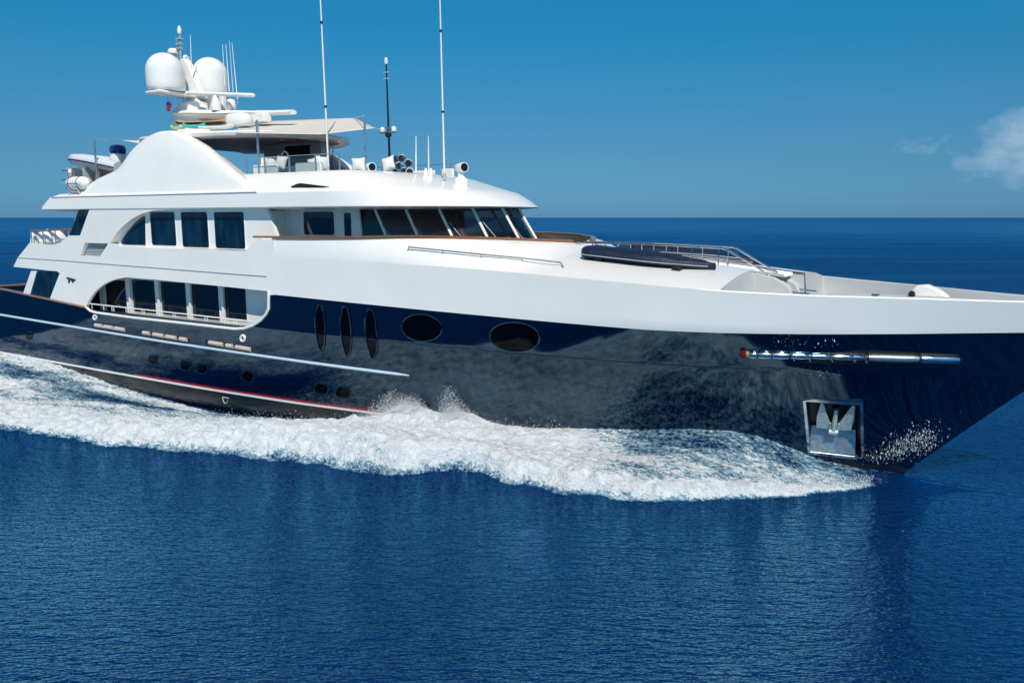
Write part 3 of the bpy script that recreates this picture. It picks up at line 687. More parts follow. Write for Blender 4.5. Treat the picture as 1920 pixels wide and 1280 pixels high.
mb = MB(); mb.tube([at(347, 108, 0), at(351, 110, 0)], .12, 8); mb.build('mast_fitting', WHITE2, yacht)
for a, b, r in (((357, 67), (359, 131), .018), ((417, 84), (422, 160), .016), ((423.5, 83), (430, 172), .018), ((430, 77), (437, 172), .012), ((435, 81), (446, 195), .018), ((332, 120), (340, 200), .015), ((345, 118), (347, 200), .012)):
    MB().tube([at(*b, .35), at(*a, .35)], [r * 1.3, r * .6], 6).build('whip_antenna', WHITE2, yacht)
# equipment boxes on the hardtop
p = at(449, 226, 1.2); MB().ell(p, (.62, .34, .28), 14, 8, .5).build('equipment_box', WHITE2, yacht, smooth=60)
p = at(465, 222, .6); MB().box(p[0] - .3, p[0] + .2, .4, .8, p[2] - .3, p[2] + .1).build('equipment_box', WHITE2, yacht, bevel=.04)
p = at(490, 220, .3); MB().box(p[0] - .4, p[0] + .4, .1, .5, p[2] - .22, p[2] + .14).build('equipment_box', WHITE2, yacht, bevel=.04)
p = at(420, 232, 1.5); MB().box(p[0] - .1, p[0] + .9, 1.2, 1.6, 10.2, 10.5).build('equipment_box', WHITE2, yacht, bevel=.04)
# flag on its halyard
p = at(316, 199, 1.5)
mb = MB(); mb.grid([[(p[0] - .14 + .28 * i / 5 + .05 * math.sin(j), p[1] + .04 * math.sin(i * 1.7 + j), p[2] + .18 - .4 * j / 5) for i in range(6)] for j in range(6)])
fm = bpy.data.materials.new('flag_cloth'); fm.use_nodes = True; t_ = fm.node_tree; b_ = t_.nodes['Principled BSDF']; tc_ = N(t_, 'ShaderNodeTexCoord'); sp_ = N(t_, 'ShaderNodeSeparateXYZ'); rp_ = N(t_, 'ShaderNodeValToRGB'); rp_.color_ramp.interpolation = 'CONSTANT'
rp_.color_ramp.elements[0].color = (.4, .02, .04, 1); rp_.color_ramp.elements[1].position = .6; rp_.color_ramp.elements[1].color = (.02, .03, .12, 1)
t_.links.new(tc_.outputs['Generated'], sp_.inputs[0]); t_.links.new(sp_.outputs[2], rp_.inputs[0]); t_.links.new(rp_.outputs[0], b_.inputs['Base Color']); b_.inputs['Roughness'].default_value = .8
fl = mb.build('flag', fm, None, smooth=180, solid=.004); tag(fl, 'small dark blue and red flag hanging below the larger satellite dome', 'flag')
MB().tube([at(313, 178, 1.5), at(316, 192, 1.5)], .008, 5).build('halyard', DARK, yacht)
# paddle boards strapped on the hardtop
def board(a, b, Y, z, m, label, hw=.36, th=.06):
    p, q = at(*a, Y), at(*b, Y); L = np.linspace(0, 1, 16); R = []
    for u in L:
        k = max(.03, math.sin(math.pi * (u * .96 + .02)) ** .45); c_ = p + (q - p) * u + np.array([0, 0, .09 * (2 * u - 1) ** 4])
        R.append([(c_[0], c_[1] + hw * k * math.cos(t), c_[2] + th * math.sin(t)) for t in np.linspace(0, 2 * math.pi, 11)[:-1]])
    mb = MB(); mb.grid(R, close=True); mb.add(R[0], [tuple(range(10))]); mb.add(R[-1], [tuple(range(10))]); o = mb.build('paddle_board', m, None, smooth=60); tag(o, label, 'paddle board', 'boards strapped at the foot of the mast'); return o
board((336, 232), (428, 229), 1.4, 0, ORANGE, 'orange-edged board on top of the stack at the mast foot')
board((333, 234.5), (420, 232.5), 1.45, 0, DARK, 'black board in the middle of the stack at the mast foot', th=.05)
board((345, 238), (385, 237.5), 1.75, 0, TEAL, 'teal board low in the stack at the mast foot', th=.08, hw=.3)
board((322, 241), (347, 239.5), 1.7, 0, LIME, 'short lime board peeping out aft of the teal one', th=.06, hw=.2)
board((372, 240.5), (436, 239), 1.7, 0, WHITE2, 'white board at the bottom of the stack at the mast foot', th=.07)

# ------------------------------------------------------------------ roof fittings
def searchlight(x, y, Y, sc_=1.0, ang=0.):
    p = at(x, y, Y)
    zb = p[2]; b_ = MB().lathe((p[0], Y, zb), [(.30 * sc_, -.30), (.3 * sc_, -.04), (.27 * sc_, .03), (.15 * sc_, .1), (.12 * sc_, .32), (.13 * sc_, .36)], 20).build('searchlight', WHITE2, yacht, smooth=50)
    h = (p[0], Y, zb + .5 * sc_)
    o = MB().lathe(h, [(.12 * sc_, -.30 * sc_), (.17 * sc_, -.24 * sc_), (.19 * sc_, 0), (.2 * sc_, .2 * sc_), (.2 * sc_, .24 * sc_)], 20, axis=(.92, .40, 0)).build('lamp_housing', WHITE2, b_, smooth=50)
    MB().lathe(h, [(.165 * sc_, .235 * sc_), (.165 * sc_, .25 * sc_)], 20, axis=(.92, .40, 0)).build('lens', GLASS, o)
searchlight(694, 336, 1.9, .82); searchlight(865, 338, 1.0, .85)
# chrome horns / floodlights on a rack
hr = MB(); hx = []
for x, y in ((742, 300), (752, 297), (765, 306), (739, 312), (748, 311), (768, 322), (757, 322), (741, 323)):
    hx.append(at(x, y, .9))
base = at(756, 330, .9)
rk = MB(); rk.box(base[0] - .75, base[0] + .5, .75, 1.0, base[2] - .1, base[2] - .02)
for p in hx: rk.tube([(p[0] - .05, p[1], p[2] - .05), (p[0] * .6 + base[0] * .4, .88, base[2] - .05)], .025, 6)
rk = rk.build('floodlight_rack', CHROME, yacht)
for i, p in enumerate(hx):
    ax_ = (.7 + .12 * math.sin(i), .6, -.05 + .1 * math.cos(2 * i))
    o = MB().lathe(p, [(.04, -.17), (.08, -.12), (.13, 0), (.15, .05), (.12, .04)], 18, axis=ax_).build('floodlight', CHROME, rk, smooth=50)
    MB().lathe(p, [(.115, .035), (.115, .046)], 16, axis=ax_).build('lens', DARK, o)
# signal mast with lights, whips
p, q = at(724, 118, .6), at(731, 312, .6)
sm = MB().tube([q, p], [.05, .025], 8).build('signal_mast', DARK, yacht)
a = at(728, 247, .6); MB().box(a[0] - .35, a[0] + .35, .5, .7, a[2] - .05, a[2] + .0).build('crosstree', CHROME, sm, bevel=.01)
for dx in (-.28, 0, .27): MB().lathe((a[0] + dx, .6, a[2]), [(.09, 0), (.1, .1), (.05, .17)], 12).build('navigation_light', WHITE2 if dx else CHROME, sm)
MB().lathe((a[0], .6, a[2] - .2), [(.08, 0), (.12, .05), (.12, .13)], 12).build('navigation_light', DARK, sm)
MB().lathe(tuple(p), [(.05, -.05), (.07, 0), (.06, .14), (.02, .18)], 12).build('navigation_light', WHITE2, sm)
for dy in (-.12, .1): MB().box(p[0] - .13, p[0] + .13, .57, .63, p[2] - .45 + dy, p[2] - .42 + dy).build('bracket', GREYL, sm)
def whip(a, b, Y, r=.03, ext=0., dark=None):
    p, q = np.array(at(*a, Y)), np.array(at(*b, Y)); p = p + (p - q) / np.linalg.norm(p - q) * ext
    o = MB().tube([q, mix(q, p, .5), p], [r, r * .8, r * .45], 8).build('whip_antenna', WHITE2, yacht)
    MB().tube([q - np.array([0, 0, .1]), q + (p - q) * .02], r * 1.8, 8).build('antenna_base', GREYL, o)
    for t in (.28, .62) if ext else (): 
        MB().tube([mix(q, p, t), mix(q, p, t + .008)], r * 1.5, 8).build('ferrule', DARK, o)
whip((601, 4), (616.5, 328), 2.9, .034, 2.4); whip((825, 4), (833.5, 333), 1.0, .034, 2.0)
whip((780, 255), (780, 326), 1.2, .03); whip((803, 255), (804, 332), 1.0, .028)
for x in (798.5, 808): p = at(x, 334, 1.0); MB().lathe((p[0], 1.0, p[2] - .02), [(.07, 0), (.07, .1), (.085, .2), (.03, .36)], 12).build('vent_horn', WHITE2, yacht)
MB().tube([at(655, 327, 2.6), at(661, 318, 2.6)], .02, 6).build('roof_handle', CHROME, yacht)

# ------------------------------------------------------------------ aft decks
for s in (1, -1):
    mb = MB()
    P = [at(58, 433.5, 4.05), at(95, 432, 4.05), at(131, 430.5, 4.05)]
    caprail([(q[0], s * 4.05, q[2]) for q in P], r=(.07, .03))
    mb = MB()
    for x in (58, 80, 103, 128): q = at(x, 433, 4.05); mb.tube([(q[0], s * 4.05, q[2]), (q[0], s * 4.05, 5.75)], .028, 6)
    for z in (6.05,): mb.tube([(P[0][0], s * 4.05, z), (P[2][0], s * 4.05, z)], .012, 6)
    mb.build('aft_railing', STEEL, yacht)
q = at(58, 433.5, 4.05); caprail([(q[0], y, q[2]) for y in np.linspace(-4.05, 4.05, 5)], r=(.07, .03))
o = MB().box(-36.0, -33.2, 2.6, 3.9, 5.06, 5.62).build('sofa', VINYL, yacht, bevel=.08)
MB().box(-36.2, -35.9, -2.5, 2.5, 5.06, 5.75).build('sofa', VINYL, yacht, bevel=.08)
for x, y, a, lb in ((70, 447, .3, 'white cushion at the aft end of the upper deck sofa'), (83, 444, -.2, 'plump white cushion in the middle of the aft upper deck sofa'), (94, 445, .4, 'white cushion leaning on its neighbour under the varnished aft rail'), (110, 441, .1, 'white cushion nearest the blue side screen on the aft sofa')):
    pillow(at(x, y + 1, 3.7), a, .3, lb, size=.34)
o = MB().box(-41.0, -39.6, -2.2, 2.2, 2.25, 2.9).build('sofa', VINYL, yacht, bevel=.08)
p = at(132, 525, 4.262); e_ = MB()
for a, b in (((126, 521), (136, 524)), ((129, 529), (133, 522)), ((133, 523), (142, 525)), ((136, 528), (139, 526))): e_.tube([at(*a, 4.262), at(*b, 4.262)], [.05, .02], 5)
e_.build('emblem', DARK, yacht)
# life raft canister on its cradle
c = at(147, 344, 3.95)
raft = empty('life_raft', (c[0], 3.95, c[2] - .42), 'white life raft canister strapped in its cradle on the aft roof edge', 'life raft')
mb = MB(); R = []
for u in np.linspace(-1, 1, 17):
    k = (1 - abs(u) ** 4) ** .5 * .30 + .001; R.append([(c[0] + u * .78, 3.95 + k * math.cos(t), c[2] + k * math.sin(t)) for t in np.linspace(0, 2 * math.pi, 25)[:-1]])
mb.grid(R, close=True); mb.build('canister', WHITE2, raft, smooth=60)
for u in (-.33, .33): MB().tube([(c[0] + u, 3.95 + .305 * math.cos(t), c[2] + .305 * math.sin(t)) for t in np.linspace(0, 2 * math.pi, 25)], .015, 5).build('strap', DARK, raft)
MB().tube([(c[0] - .74, 4.262, c[2]), (c[0] + .74, 4.262, c[2])], .012, 5).build('seam', GREYL, raft)
mb = MB()
for u in (-.4, .4): mb.tube([(c[0] + u, 3.6, c[2] - .2), (c[0] + u * .8, 3.8, c[2] - .42), (c[0] + u * .8, 4.1, c[2] - .42), (c[0] + u, 4.3, c[2] - .2)], .03, 6)
mb.box(c[0] - .3, c[0] + .3, 3.8, 4.1, c[2] - .5, c[2] - .42); mb.build('cradle', STEEL, raft)
# stern roof railing and bits
mb = MB()
for (a, b) in (((117, 320), (138, 319)), ((126, 320), (129, 343)), ((117, 337), (135, 337)), ((138, 320), (134, 338))): mb.tube([at(*a, 3.6), at(*b, 3.6)], .03, 6)
mb.build('boat_deck_railing', STEEL, yacht)
q = at(132, 324, 3.6); MB().lathe(tuple(q), [(.07, -.05), (.1, .03), (.06, .16)], 12).build('navigation_light', WHITE2, yacht)
# inflatable tender on the boat deck
T = at(175, 309, 2.2)
dg = empty('inflatable_tender', (T[0], 2.2, T[2] - .5), 'white inflatable tender on the boat deck with a blue-capped outboard engine', 'inflatable boat')
tp = [at(x, y, 2.7) for x, y in ((222, 314), (195, 308), (165, 302), (145, 299), (138, 299))]
mb = MB(); mb.tube(tp + [np.array([tp[-1][0] - .15, 2.2, tp[-1][2] + .05]), tp[-1] + np.array([0, -1.0, 0])] + [p + np.array([0, -1.1, 0]) for p in tp[::-1][1:]], .24, 12); mb.build('tube', HYPALON, dg, smooth=60)
mb = MB(); n_ = len(tp); R = []
for p in tp: R.append([(p[0], 2.75, p[2] - .1), (p[0], 2.45, p[2] - .45), (p[0], 2.15, p[2] - .55), (p[0], 1.85, p[2] - .45), (p[0], 1.6, p[2] - .1)])
mb.grid(R); mb.build('boat_hull', HYPALON, dg, smooth=50)
mb = MB(); mb.tube([p + np.array([0, .25, -.02]) for p in tp], .03, 6); mb.build('rubbing_strake', DARK, dg)
a, b = at(221, 297, 2.2), at(221, 281, 2.2)
eng = MB().ell((a[0], 2.2, a[2]), (.36, .26, .34), 14, 10, .6).build('outboard_engine', WHITE2, dg, smooth=60)
MB().ell((b[0] - .02, 2.2, b[2] - .02), (.36, .27, .24), 14, 10, .6).build('engine_cowl', mat('blue_cowl', (.01, .04, .16), .15), eng, smooth=60)
for x in (150, 180, 205): p = at(x, 318, 2.2); MB().box(p[0] - .08, p[0] + .08, 1.7, 2.8, 8.05, p[2] + .05).build('boat_chock', GREYL, yacht)
q = at(165, 323, 2.9); w_ = MB(); w_.box(q[0] + .1, q[0] + 1.9, 2.6, 2.65, 8.05, q[2] + .1); w_.build('wicker_screen', mat('wicker', (.30, .18, .12), .8), yacht)

# ------------------------------------------------------------------ hull fittings
def patch(px, name, m, off=.012, rim=None, rr=.02, parent=None, solid=.02):
    P = [on_hull(x, y, off) for x, y in px]; c_ = sum(P) / len(P); out_ = []
    for s in (1, -1):
        mb = MB(); R = []
        for k in (0.0001, .25, .5, .75, 1.0):
            R.append([(lambda X, z: (X, s * (yh(X, z) + off), z))(c_[0] + (p[0] - c_[0]) * k, c_[2] + (p[2] - c_[2]) * k) for p in P])
        mb.grid(R, close=True); o = mb.build(name, m, parent or yacht, smooth=180)
        if rim:
            MB().tube([(p[0], s * (yh(p[0], p[2]) + off), p[2]) for p in list(P) + [P[0]]], rr, 8, cap=False).build('rim', rim, o)
        out_.append(o)
    return out_
def oval(cx, cy, rx, ry, rot=0, n=32, pw=1.):
    R = []
    for k in range(n):
        a = 2 * math.pi * k / n; f = lambda v: math.copysign(abs(v) ** pw, v); x, y = rx * f(math.cos(a)), ry * f(math.sin(a)); R.append((cx + x * math.cos(rot) - y * math.sin(rot), cy + x * math.sin(rot) + y * math.cos(rot)))
    return R
for cx, cy, rx, ry, ro in ((791, 614, 38, 25.5, .09), (965.5, 631, 47, 27.5, .06)): patch(oval(cx, cy, rx, ry, ro, 40), 'oval_window', PORT, .014, NAVY, .028)
for x, y0, y1, x1, rx in ((599, 571, 658, 603, 10), (646, 574, 668, 652, 11), (693, 579, 673, 700, 12)):
    P = []
    for k in range(40):
        a = 2 * math.pi * k / 40; v = (1 - math.cos(a)) / 2; yy = y0 + (y1 - y0) * v; P.append((mix(x, x1, v) + rx * math.sin(a) * (1.0 - .25 * v), yy))
    patch(P, 'slot_window', PORT, .014, NAVY, .03)
for cx, cy, rx, ry, ro in ((55, 629, 5.5, 7.5, .3), (287, 673.5, 8.5, 8.5, .3), (348, 684.5, 9.5, 9.5, .3), (379, 690.5, 9.5, 9.5, .3), (465, 705.5, 11, 9.5, .5), (602, 728.5, 13, 9.5, .25), (643, 735.5, 14, 10, .2)):
    patch(oval(cx, cy, rx, ry, ro, 24, .62), 'porthole', PORT, .012, NAVY, .018)
for cx, cy, r_ in ((178.5, 594.5, 5), (455.5, 634, 6.5)):
    o = patch(oval(cx, cy, r_ * .62, r_ * .8, 0, 20), 'fairlead', DARK, .02, WHITE2, .05)
for x0, y0, x1, y1, segs in ((174, 608, 236, 618, [(179, 192), (196, 212), (216, 234)]), (264, 622, 353, 637, [(269, 281), (288, 307), (312, 331), (338, 351)]), (385, 640, 472, 655, [(393, 418), (425, 437), (443, 470)])):
    yc = lambda x: np.interp(x, [x0, x1], [y0, y1]) + 1
    patch([(x0, yc(x0) - 4.5), (x1, yc(x1) - 4.5), (x1 + 1, yc(x1)), (x1, yc(x1) + 4.5), (x0, yc(x0) + 4.5), (x0 - 1, yc(x0))], 'vent_recess', DARK, .008)
    for s in (1, -1):
        for a, b in segs:
            p, q = on_hull(a, yc(a) - .5, .03), on_hull(b, yc(b) - .5, .03)
            MB().tube([(p[0], s * p[1], p[2]), (q[0], s * q[1], q[2])], .085, 8).build('vent_tube', COPPER, yacht)
# polished bow fitting
bp0, bp1 = (1384, 664), (1799, 674)
def bl(x): return 664.5 + (x - 1384) * 10.5 / 415
patch([(1381, 656), (1500, 651), (1650, 656), (1798, 664), (1806, 674), (1799, 684), (1650, 684), (1500, 680), (1382, 674), (1376, 665)], 'fitting_recess', DARK, .006)
for s in (1, -1):
    P = [on_hull(x, bl(x), .03) for x in np.linspace(1386, 1798, 40)]
    fit = MB().tube([(p[0], s * (p[1] - .03), p[2]) for p in P], [.03] + [.09] * 38 + [.03], 12).build('bow_fitting', DARK, yacht)
    for x0, x1, r_, m in ((1388, 1396, .13, mat('red_lens', (.10, .008, .012), .2)), (1397, 1404, .11, mat('yellow_band', (.28, .18, .03), .3)), (1405, 1418, .11, CHROME), (1421, 1444, .11, CHROME), (1447, 1478, .11, CHROME), (1482, 1520, .095, CHROME), (1523, 1560, .075, CHROME), (1562, 1622, .075, CHROME), (1628, 1722, .095, STEEL), (1726, 1797, .11, CHROME)):
        Q = [on_hull(x, bl(x), .085) for x in np.linspace(x0, x1, max(3, int((x1 - x0) / 10)))]
        MB().tube([(p[0], s * (p[1] - .03), p[2]) for p in Q], [r_ * .8] + [r_] * (len(Q) - 2) + [r_ * .8], 12).build('fitting_segment', m, fit, smooth=50)
    mb = MB()
    for x in (1486, 1516, 1558, 1600, 1622): 
        p, q = on_hull(x - 4, bl(x) - 9, .1), on_hull(x + 4, bl(x) + 9, .1); mb.tube([(p[0], s * p[1], p[2]), (q[0], s * q[1], q[2])], .02, 6)
    mb.build('bow_fitting_clamps', CHROME, yacht)
# draught mark under the stripe
def markring(px):
    P = [on_hull(x, y, .008) for x, y in px]; MB().tube(P + [P[0]], .012, 5, cap=False).build('draught_mark', WHITE2, yacht)
markring([(417, 744), (429, 746), (426, 754), (422, 756), (419, 752)])

# ------------------------------------------------------------------ anchor pocket
a, b, c, d_ = [np.array(p) for p in AP]
cen_ = (a + b + c + d_) / 4; ex = (b + c - a - d_); ex /= np.linalg.norm(ex); ez = (a + b - c - d_); ez -= ex * (ez @ ex); ez /= np.linalg.norm(ez); en = np.cross(ex, ez)
if en[1] < 0: en = -en
def loc(p): q = np.array(p) - cen_; return (q @ ex, q @ ez)
for s in (1, -1):
    def G(u, v, w_): p = cen_ + ex * u + ez * v + en * w_; return (p[0], s * p[1], p[2])
    q = [loc(p) for p in AP]; k0, k1 = 1.05, .95; dep = -.42
    mb = MB(); C4 = lambda k, w_: [G(x * k, y * k, w_) for x, y in q]
    mb.grid([C4(k0, -.14), C4(k0, .035), C4(k1, .035), C4(k1, -.02)], close=True); pk = mb.build('anchor_pocket', CHROME, yacht, smooth=20)
    mb = MB(); mb.grid([C4(k1, .0), C4(k1 * .86, dep)], close=True); mb.add(C4(k1 * .86, dep), [(0, 1, 2, 3)]); mb.build('pocket_lining', mat('dark_steel', (.05, .055, .06), .4, .5), pk, smooth=0)
    w2 = (abs(q[0][0]) + abs(q[1][0])) / 2; h2 = (abs(q[0][1]) + abs(q[2][1])) / 2
    mb = MB()                                       # lower apron plate
    mb.add([G(-w2 * .76, -h2 * .18, dep + .12), G(w2 * .84, -h2 * .22, dep + .12), G(w2 * .9, -h2 * .93, -.01), G(-w2 * .78, -h2 * .93, -.01)], [(0, 1, 2, 3)]); mb.build('apron_plate', STEEL, pk, smooth=0)
    an = empty('anchor', tuple(G(0, 0, -.2)), ('galvanised plate anchor with spread flukes housed in the hull pocket' if s == 1 else 'galvanised anchor housed in the port hull pocket'), 'anchor', 'anchors in the hull pockets')
    MB().tube([G(0, h2 * .62, -.14), G(0, -h2 * .16, -.1)], [.05, .075], 8).build('shank', GALV, an)
    mb = MB(); mb.tube([G(-w2 * .16, -h2 * .2, -.1), G(w2 * .16, -h2 * .2, -.1)], .09, 8); mb.tube([G(-w2 * .15, h2 * .12, -.1), G(-w2 * .15, -h2 * .25, -.1)], .03, 6); mb.tube([G(w2 * .15, h2 * .12, -.1), G(w2 * .15, -h2 * .25, -.1)], .03, 6); mb.build('crown', GALV, an)
    for t in (-1, 1):
        mb = MB(); mb.add([G(t * w2 * .60, h2 * .85, -.1), G(t * w2 * .5, h2 * .84, -.1), G(t * w2 * .15, h2 * .08, -.16), G(t * w2 * .15, -h2 * .12, -.16), G(t * w2 * .62, -h2 * .10, -.16), G(t * w2 * .66, h2 * .3, -.14)], [(0, 1, 2, 3, 4, 5)]); mb.build('fluke', GALV, an, smooth=0, solid=.05)
    mb = MB(); mb.lathe(G(0, h2 * .66, -.14), [(.1, -.02), (.12, .02), (.1, .05)], 16, axis=(ez[0], -ez[1] * s if 0 else ez[1] * s, ez[2])); mb.build('swivel', DARK, an)

# ------------------------------------------------------------------ foredeck gear
def handrail(P, r=.024, name='handrail', m=CHROME): return MB().tube(P, r, 8).build(name, m, yacht)
for s in (1, -1):
    y = s * .5
    top = [(-10.4, y * 1.4, 5.9), (-10.35, y * 1.3, 6.15), (-10.0, y, 6.2), (-7.5, y, 6.2), (-5.1, y, 6.12)]
    handrail(top + [(-4.95, y, 6.08), (-3.95, y, 5.52), (-3.75, y, 5.42), (-3.6, y, 5.2), (-3.35, y, 5.0), (-3.0, y, 4.92), (-2.6, y, 4.9)], .03)
    handrail([(-9.4, y, 6.0), (-5.6, y, 5.86), (-4.9, y, 5.8)], .015)
    for X in (-9.3, -8.4, -7.6, -6.8, -6.0, -5.2): MB().tube([(X, y, float(np.interp(X, [-9.3, -4.8], [5.8, 5.45]))), (X, y, float(np.interp(X, [-10, -5], [6.2, 6.12])))], .018, 6).build('handrail_post', CHROME, yacht)
    # side handrail on the shoulder
P = [cast(TD, 765, 470, .01)] + [cast(TD, x, y, .09) for x, y in ((769, 466), (832, 473), (903, 481), (978, 489), (1052, 498))] + [cast(TD, 1057, 503, .01)]
for s in (1, -1):
    o = MB().tube([(p[0], s * p[1], p[2]) for p in P], .022, 8).build('shoulder_rail', STEEL, yacht)
    for p in P[2:5]: MB().tube([(p[0], s * p[1], p[2]), (p[0], s * (p[1] - .02), p[2] - .13)], .014, 6).build('stanchion', STEEL, o)
# covered tenders on the foredeck
def covered(x0, x1, y, zb, h, hw, label, s):
    root = empty('covered_tender', ((x0 + x1) / 2, y, zb), label, 'covered boat', 'boats under navy covers on the foredeck')
    R = []; L = np.linspace(0, 1, 26)
    for u in L:
        k = (min(1, u / .05) ** .5) * (1 if u < .45 else max(.06, 1 - ((u - .45) / .55) ** 2.2 * .95)); X = x0 + (x1 - x0) * u
        zt = zb + (h * (1.0 - .70 * (max(0, u - .3) / .7) ** 1.6)) * (min(1, .55 + u / .06) if u < .03 else 1); base_z = zb - .30 * u
        zt += -.22 * u + .015 * math.sin(u * 31) + .01 * math.sin(u * 13)
        row = []
        for a in np.linspace(0, math.pi, 15):
            cc, ss = math.cos(a), math.sin(a); row.append((X, y + hw * k * math.copysign(abs(cc) ** .7, cc), base_z + (zt - base_z) * ss ** .38))
        row += [(X, y - hw * k * .8, base_z - .04), (X, y + hw * k * .8, base_z - .04)]
        R.append(row)
    mb = MB(); mb.grid(R, close=True); mb.add(R[0], [tuple(range(len(R[0])))]); mb.add(R[-1], [tuple(range(len(R[-1])))]); mb.build('cover', COVER, root, smooth=60)
    mb = MB(); mb.tube([(r_[0][0], r_[0][1] + .012 * s, r_[0][2] + .05) for r_ in R[1:-1]], .014, 5); mb.build('cover_lacing', GREYL, root)
    mb = MB()
    for u in (.18, .78): X = x0 + (x1 - x0) * u; mb.box(X - .12, X + .12, y - hw * .5, y + hw * .92, zb - .42 * u - .24, zb - .3 * u - .0)
    mb.build('chock', DARK, root, bevel=.02)
covered(-8.85, -4.9, 1.72, 5.90, .27, .86, 'boat under a taut navy cover on the near side of the foredeck walkway', 1)
covered(-8.9, -4.6, -1.85, 5.86, .30, .9, 'boat under a navy cover seen through the walkway handrails on the far side', -1)
# locker at the head of the walkway
MB().box(-10.6, -9.75, .62, 1.15, 5.7, 6.12).build('deck_locker', WHITE2, yacht, bevel=.03)
# windlass and deck hardware
p = at(1735, 556, -.9)
wl = empty('windlass', (p[0], -.9, 4.86), 'white hooded windlass on the raised bow platform', 'windlass')
mb = MB(); mb.prism([(p[0] - .45, 4.86), (p[0] - .25, 5.15), (p[0] + .05, 5.18), (p[0] + .35, 5.05), (p[0] + .6, 4.86)], -1.3, -.8); mb.build('hood', WHITE2, wl, bevel=.05)
q = at(1711, 552, -.9); MB().lathe((q[0], -.75, 4.93), [(.09, -.1), (.07, -.04), (.07, .04), (.09, .1)], 18, axis=(0, 1, 0)).build('drum', DARK, wl)
p = at(1640, 560, 1.0); MB().lathe((p[0], .9, 4.86), [(.12, 0), (.08, .04), (.07, .1), (.11, .14), (.08, .17)], 16).build('capstan', CHROME, yacht)
for X, Y in ((-1.4, 2.3), (.6, 1.4), (-1.4, -2.3), (.6, -1.4)):
    mb = MB(); mb.tube([(X - .14, Y, 4.2), (X - .14, Y, 4.5)], .05, 8); mb.tube([(X + .14, Y, 4.2), (X + .14, Y, 4.5)], .05, 8); mb.tube([(X - .28, Y, 4.42), (X + .28, Y, 4.42)], .035, 8); mb.build('bollard', CHROME, yacht)
# wipers on the windscreen
for t in (.11, .2, .3, .39, .47):
    a_, b_ = np.array(ph_pt(t, 6.22)), np.array(ph_pt(t - .018, 6.85)); n_ = np.array([*(php(t) - cen), 0]); n_ /= np.linalg.norm(n_)
    MB().tube([a_ + n_ * .06, b_ + n_ * .06], .013, 5).build('wiper', GREYL, yacht)
# helm chairs and the helmsman
for y in (1.0, -1.0):
    ch = empty('helm_chair', (-15.3, y, 4.95), 'dark padded helm chair on the %s side behind the pilothouse windscreen' % ('near' if y > 0 else 'far'), 'chair', 'helm chairs in the pilothouse')
    MB().box(-15.6, -15.05, y - .28, y + .28, 5.55, 5.7).build('seat', DARK, ch, bevel=.05); MB().box(-15.7, -15.58, y - .28, y + .28, 5.65, 6.45).build('backrest', DARK, ch, bevel=.05); MB().lathe((-15.3, y, 4.95), [(.22, 0), (.06, .05), (.06, .6)], 14).build('pedestal', CHROME, ch)
def person(base, face, label, sitting=True):
    """one continuous skinned body seated on the helm chair; hair, shirt are parts"""
    bx, by, bz = base; fx, fy = math.cos(face), math.sin(face)
    def Pp(f, l, z): return (bx + f * fx - l * fy, by + f * fy + l * fx, bz + z)
    V = [Pp(0, 0, 0), Pp(-.02, 0, .2), Pp(0, 0, .42), Pp(.02, 0, .54), Pp(.04, 0, .66), Pp(.05, 0, .76)]; r = [.15, .14, .15, .06, .095, .08]; E = [(0, 1), (1, 2), (2, 3), (3, 4), (4, 5)]
    for sg in (1, -1):
        n = len(V); V += [Pp(0, sg * .19, .44), Pp(.08, sg * .25, .18), Pp(.36, sg * .17, .2), Pp(.44, sg * .15, .22)]; r += [.065, .05, .038, .03]; E += [(2, n), (n, n + 1), (n + 1, n + 2), (n + 2, n + 3)]
        for k in range(4): V.append(Pp(.53 - .01 * abs(k - 1), sg * (.12 + .022 * k), .21 - .01 * k)); r.append(.009); E.append((n + 3, len(V) - 1))
        V.append(Pp(.47, sg * .105, .24)); r.append(.011); E.append((n + 3, len(V) - 1))
        n = len(V); V += [Pp(.06, sg * .1, -.03), Pp(.46, sg * .13, -.02), Pp(.46, sg * .13, -.44), Pp(.62, sg * .14, -.5)]; r += [.1, .07, .045, .035]; E += [(0, n), (n, n + 1), (n + 1, n + 2), (n + 2, n + 3)]
    me = bpy.data.meshes.new('person'); me.from_pydata([W(v) for v in V], E, []); o = bpy.data.objects.new('person', me); COL.objects.link(o)
    md = o.modifiers.new('skin', 'SKIN'); o.modifiers.new('sub', 'SUBSURF').levels = 2
    for i, sv in enumerate(me.skin_vertices[0].data): sv.radius = (r[i], r[i]); sv.use_root = (i == 0)
    me.materials.append(SKIN); tag(o, label, 'person')
    h = Pp(.03, 0, .73); MB().ell((h[0] - .015 * fx, h[1] - .015 * fy, h[2] + .03), (.10, .095, .10), 14, 8).build('hair', DARK, o)
    s1 = MB(); R = []
    for z, a_, b_ in ((-.05, .17, .19), (.15, .16, .18), (.35, .165, .2), (.47, .12, .16), (.53, .07, .08)):
        R.append([Pp(a_ * math.cos(t), b_ * math.sin(t), z) for t in np.linspace(0, 2 * math.pi, 17)[:-1]])
    s1.grid(R, close=True); s1.build('shirt', CLOTH, o, smooth=180)
    return o
person((-15.25, 1.0, 5.78), .15, 'person in dark clothing seated at the helm behind the windscreen')
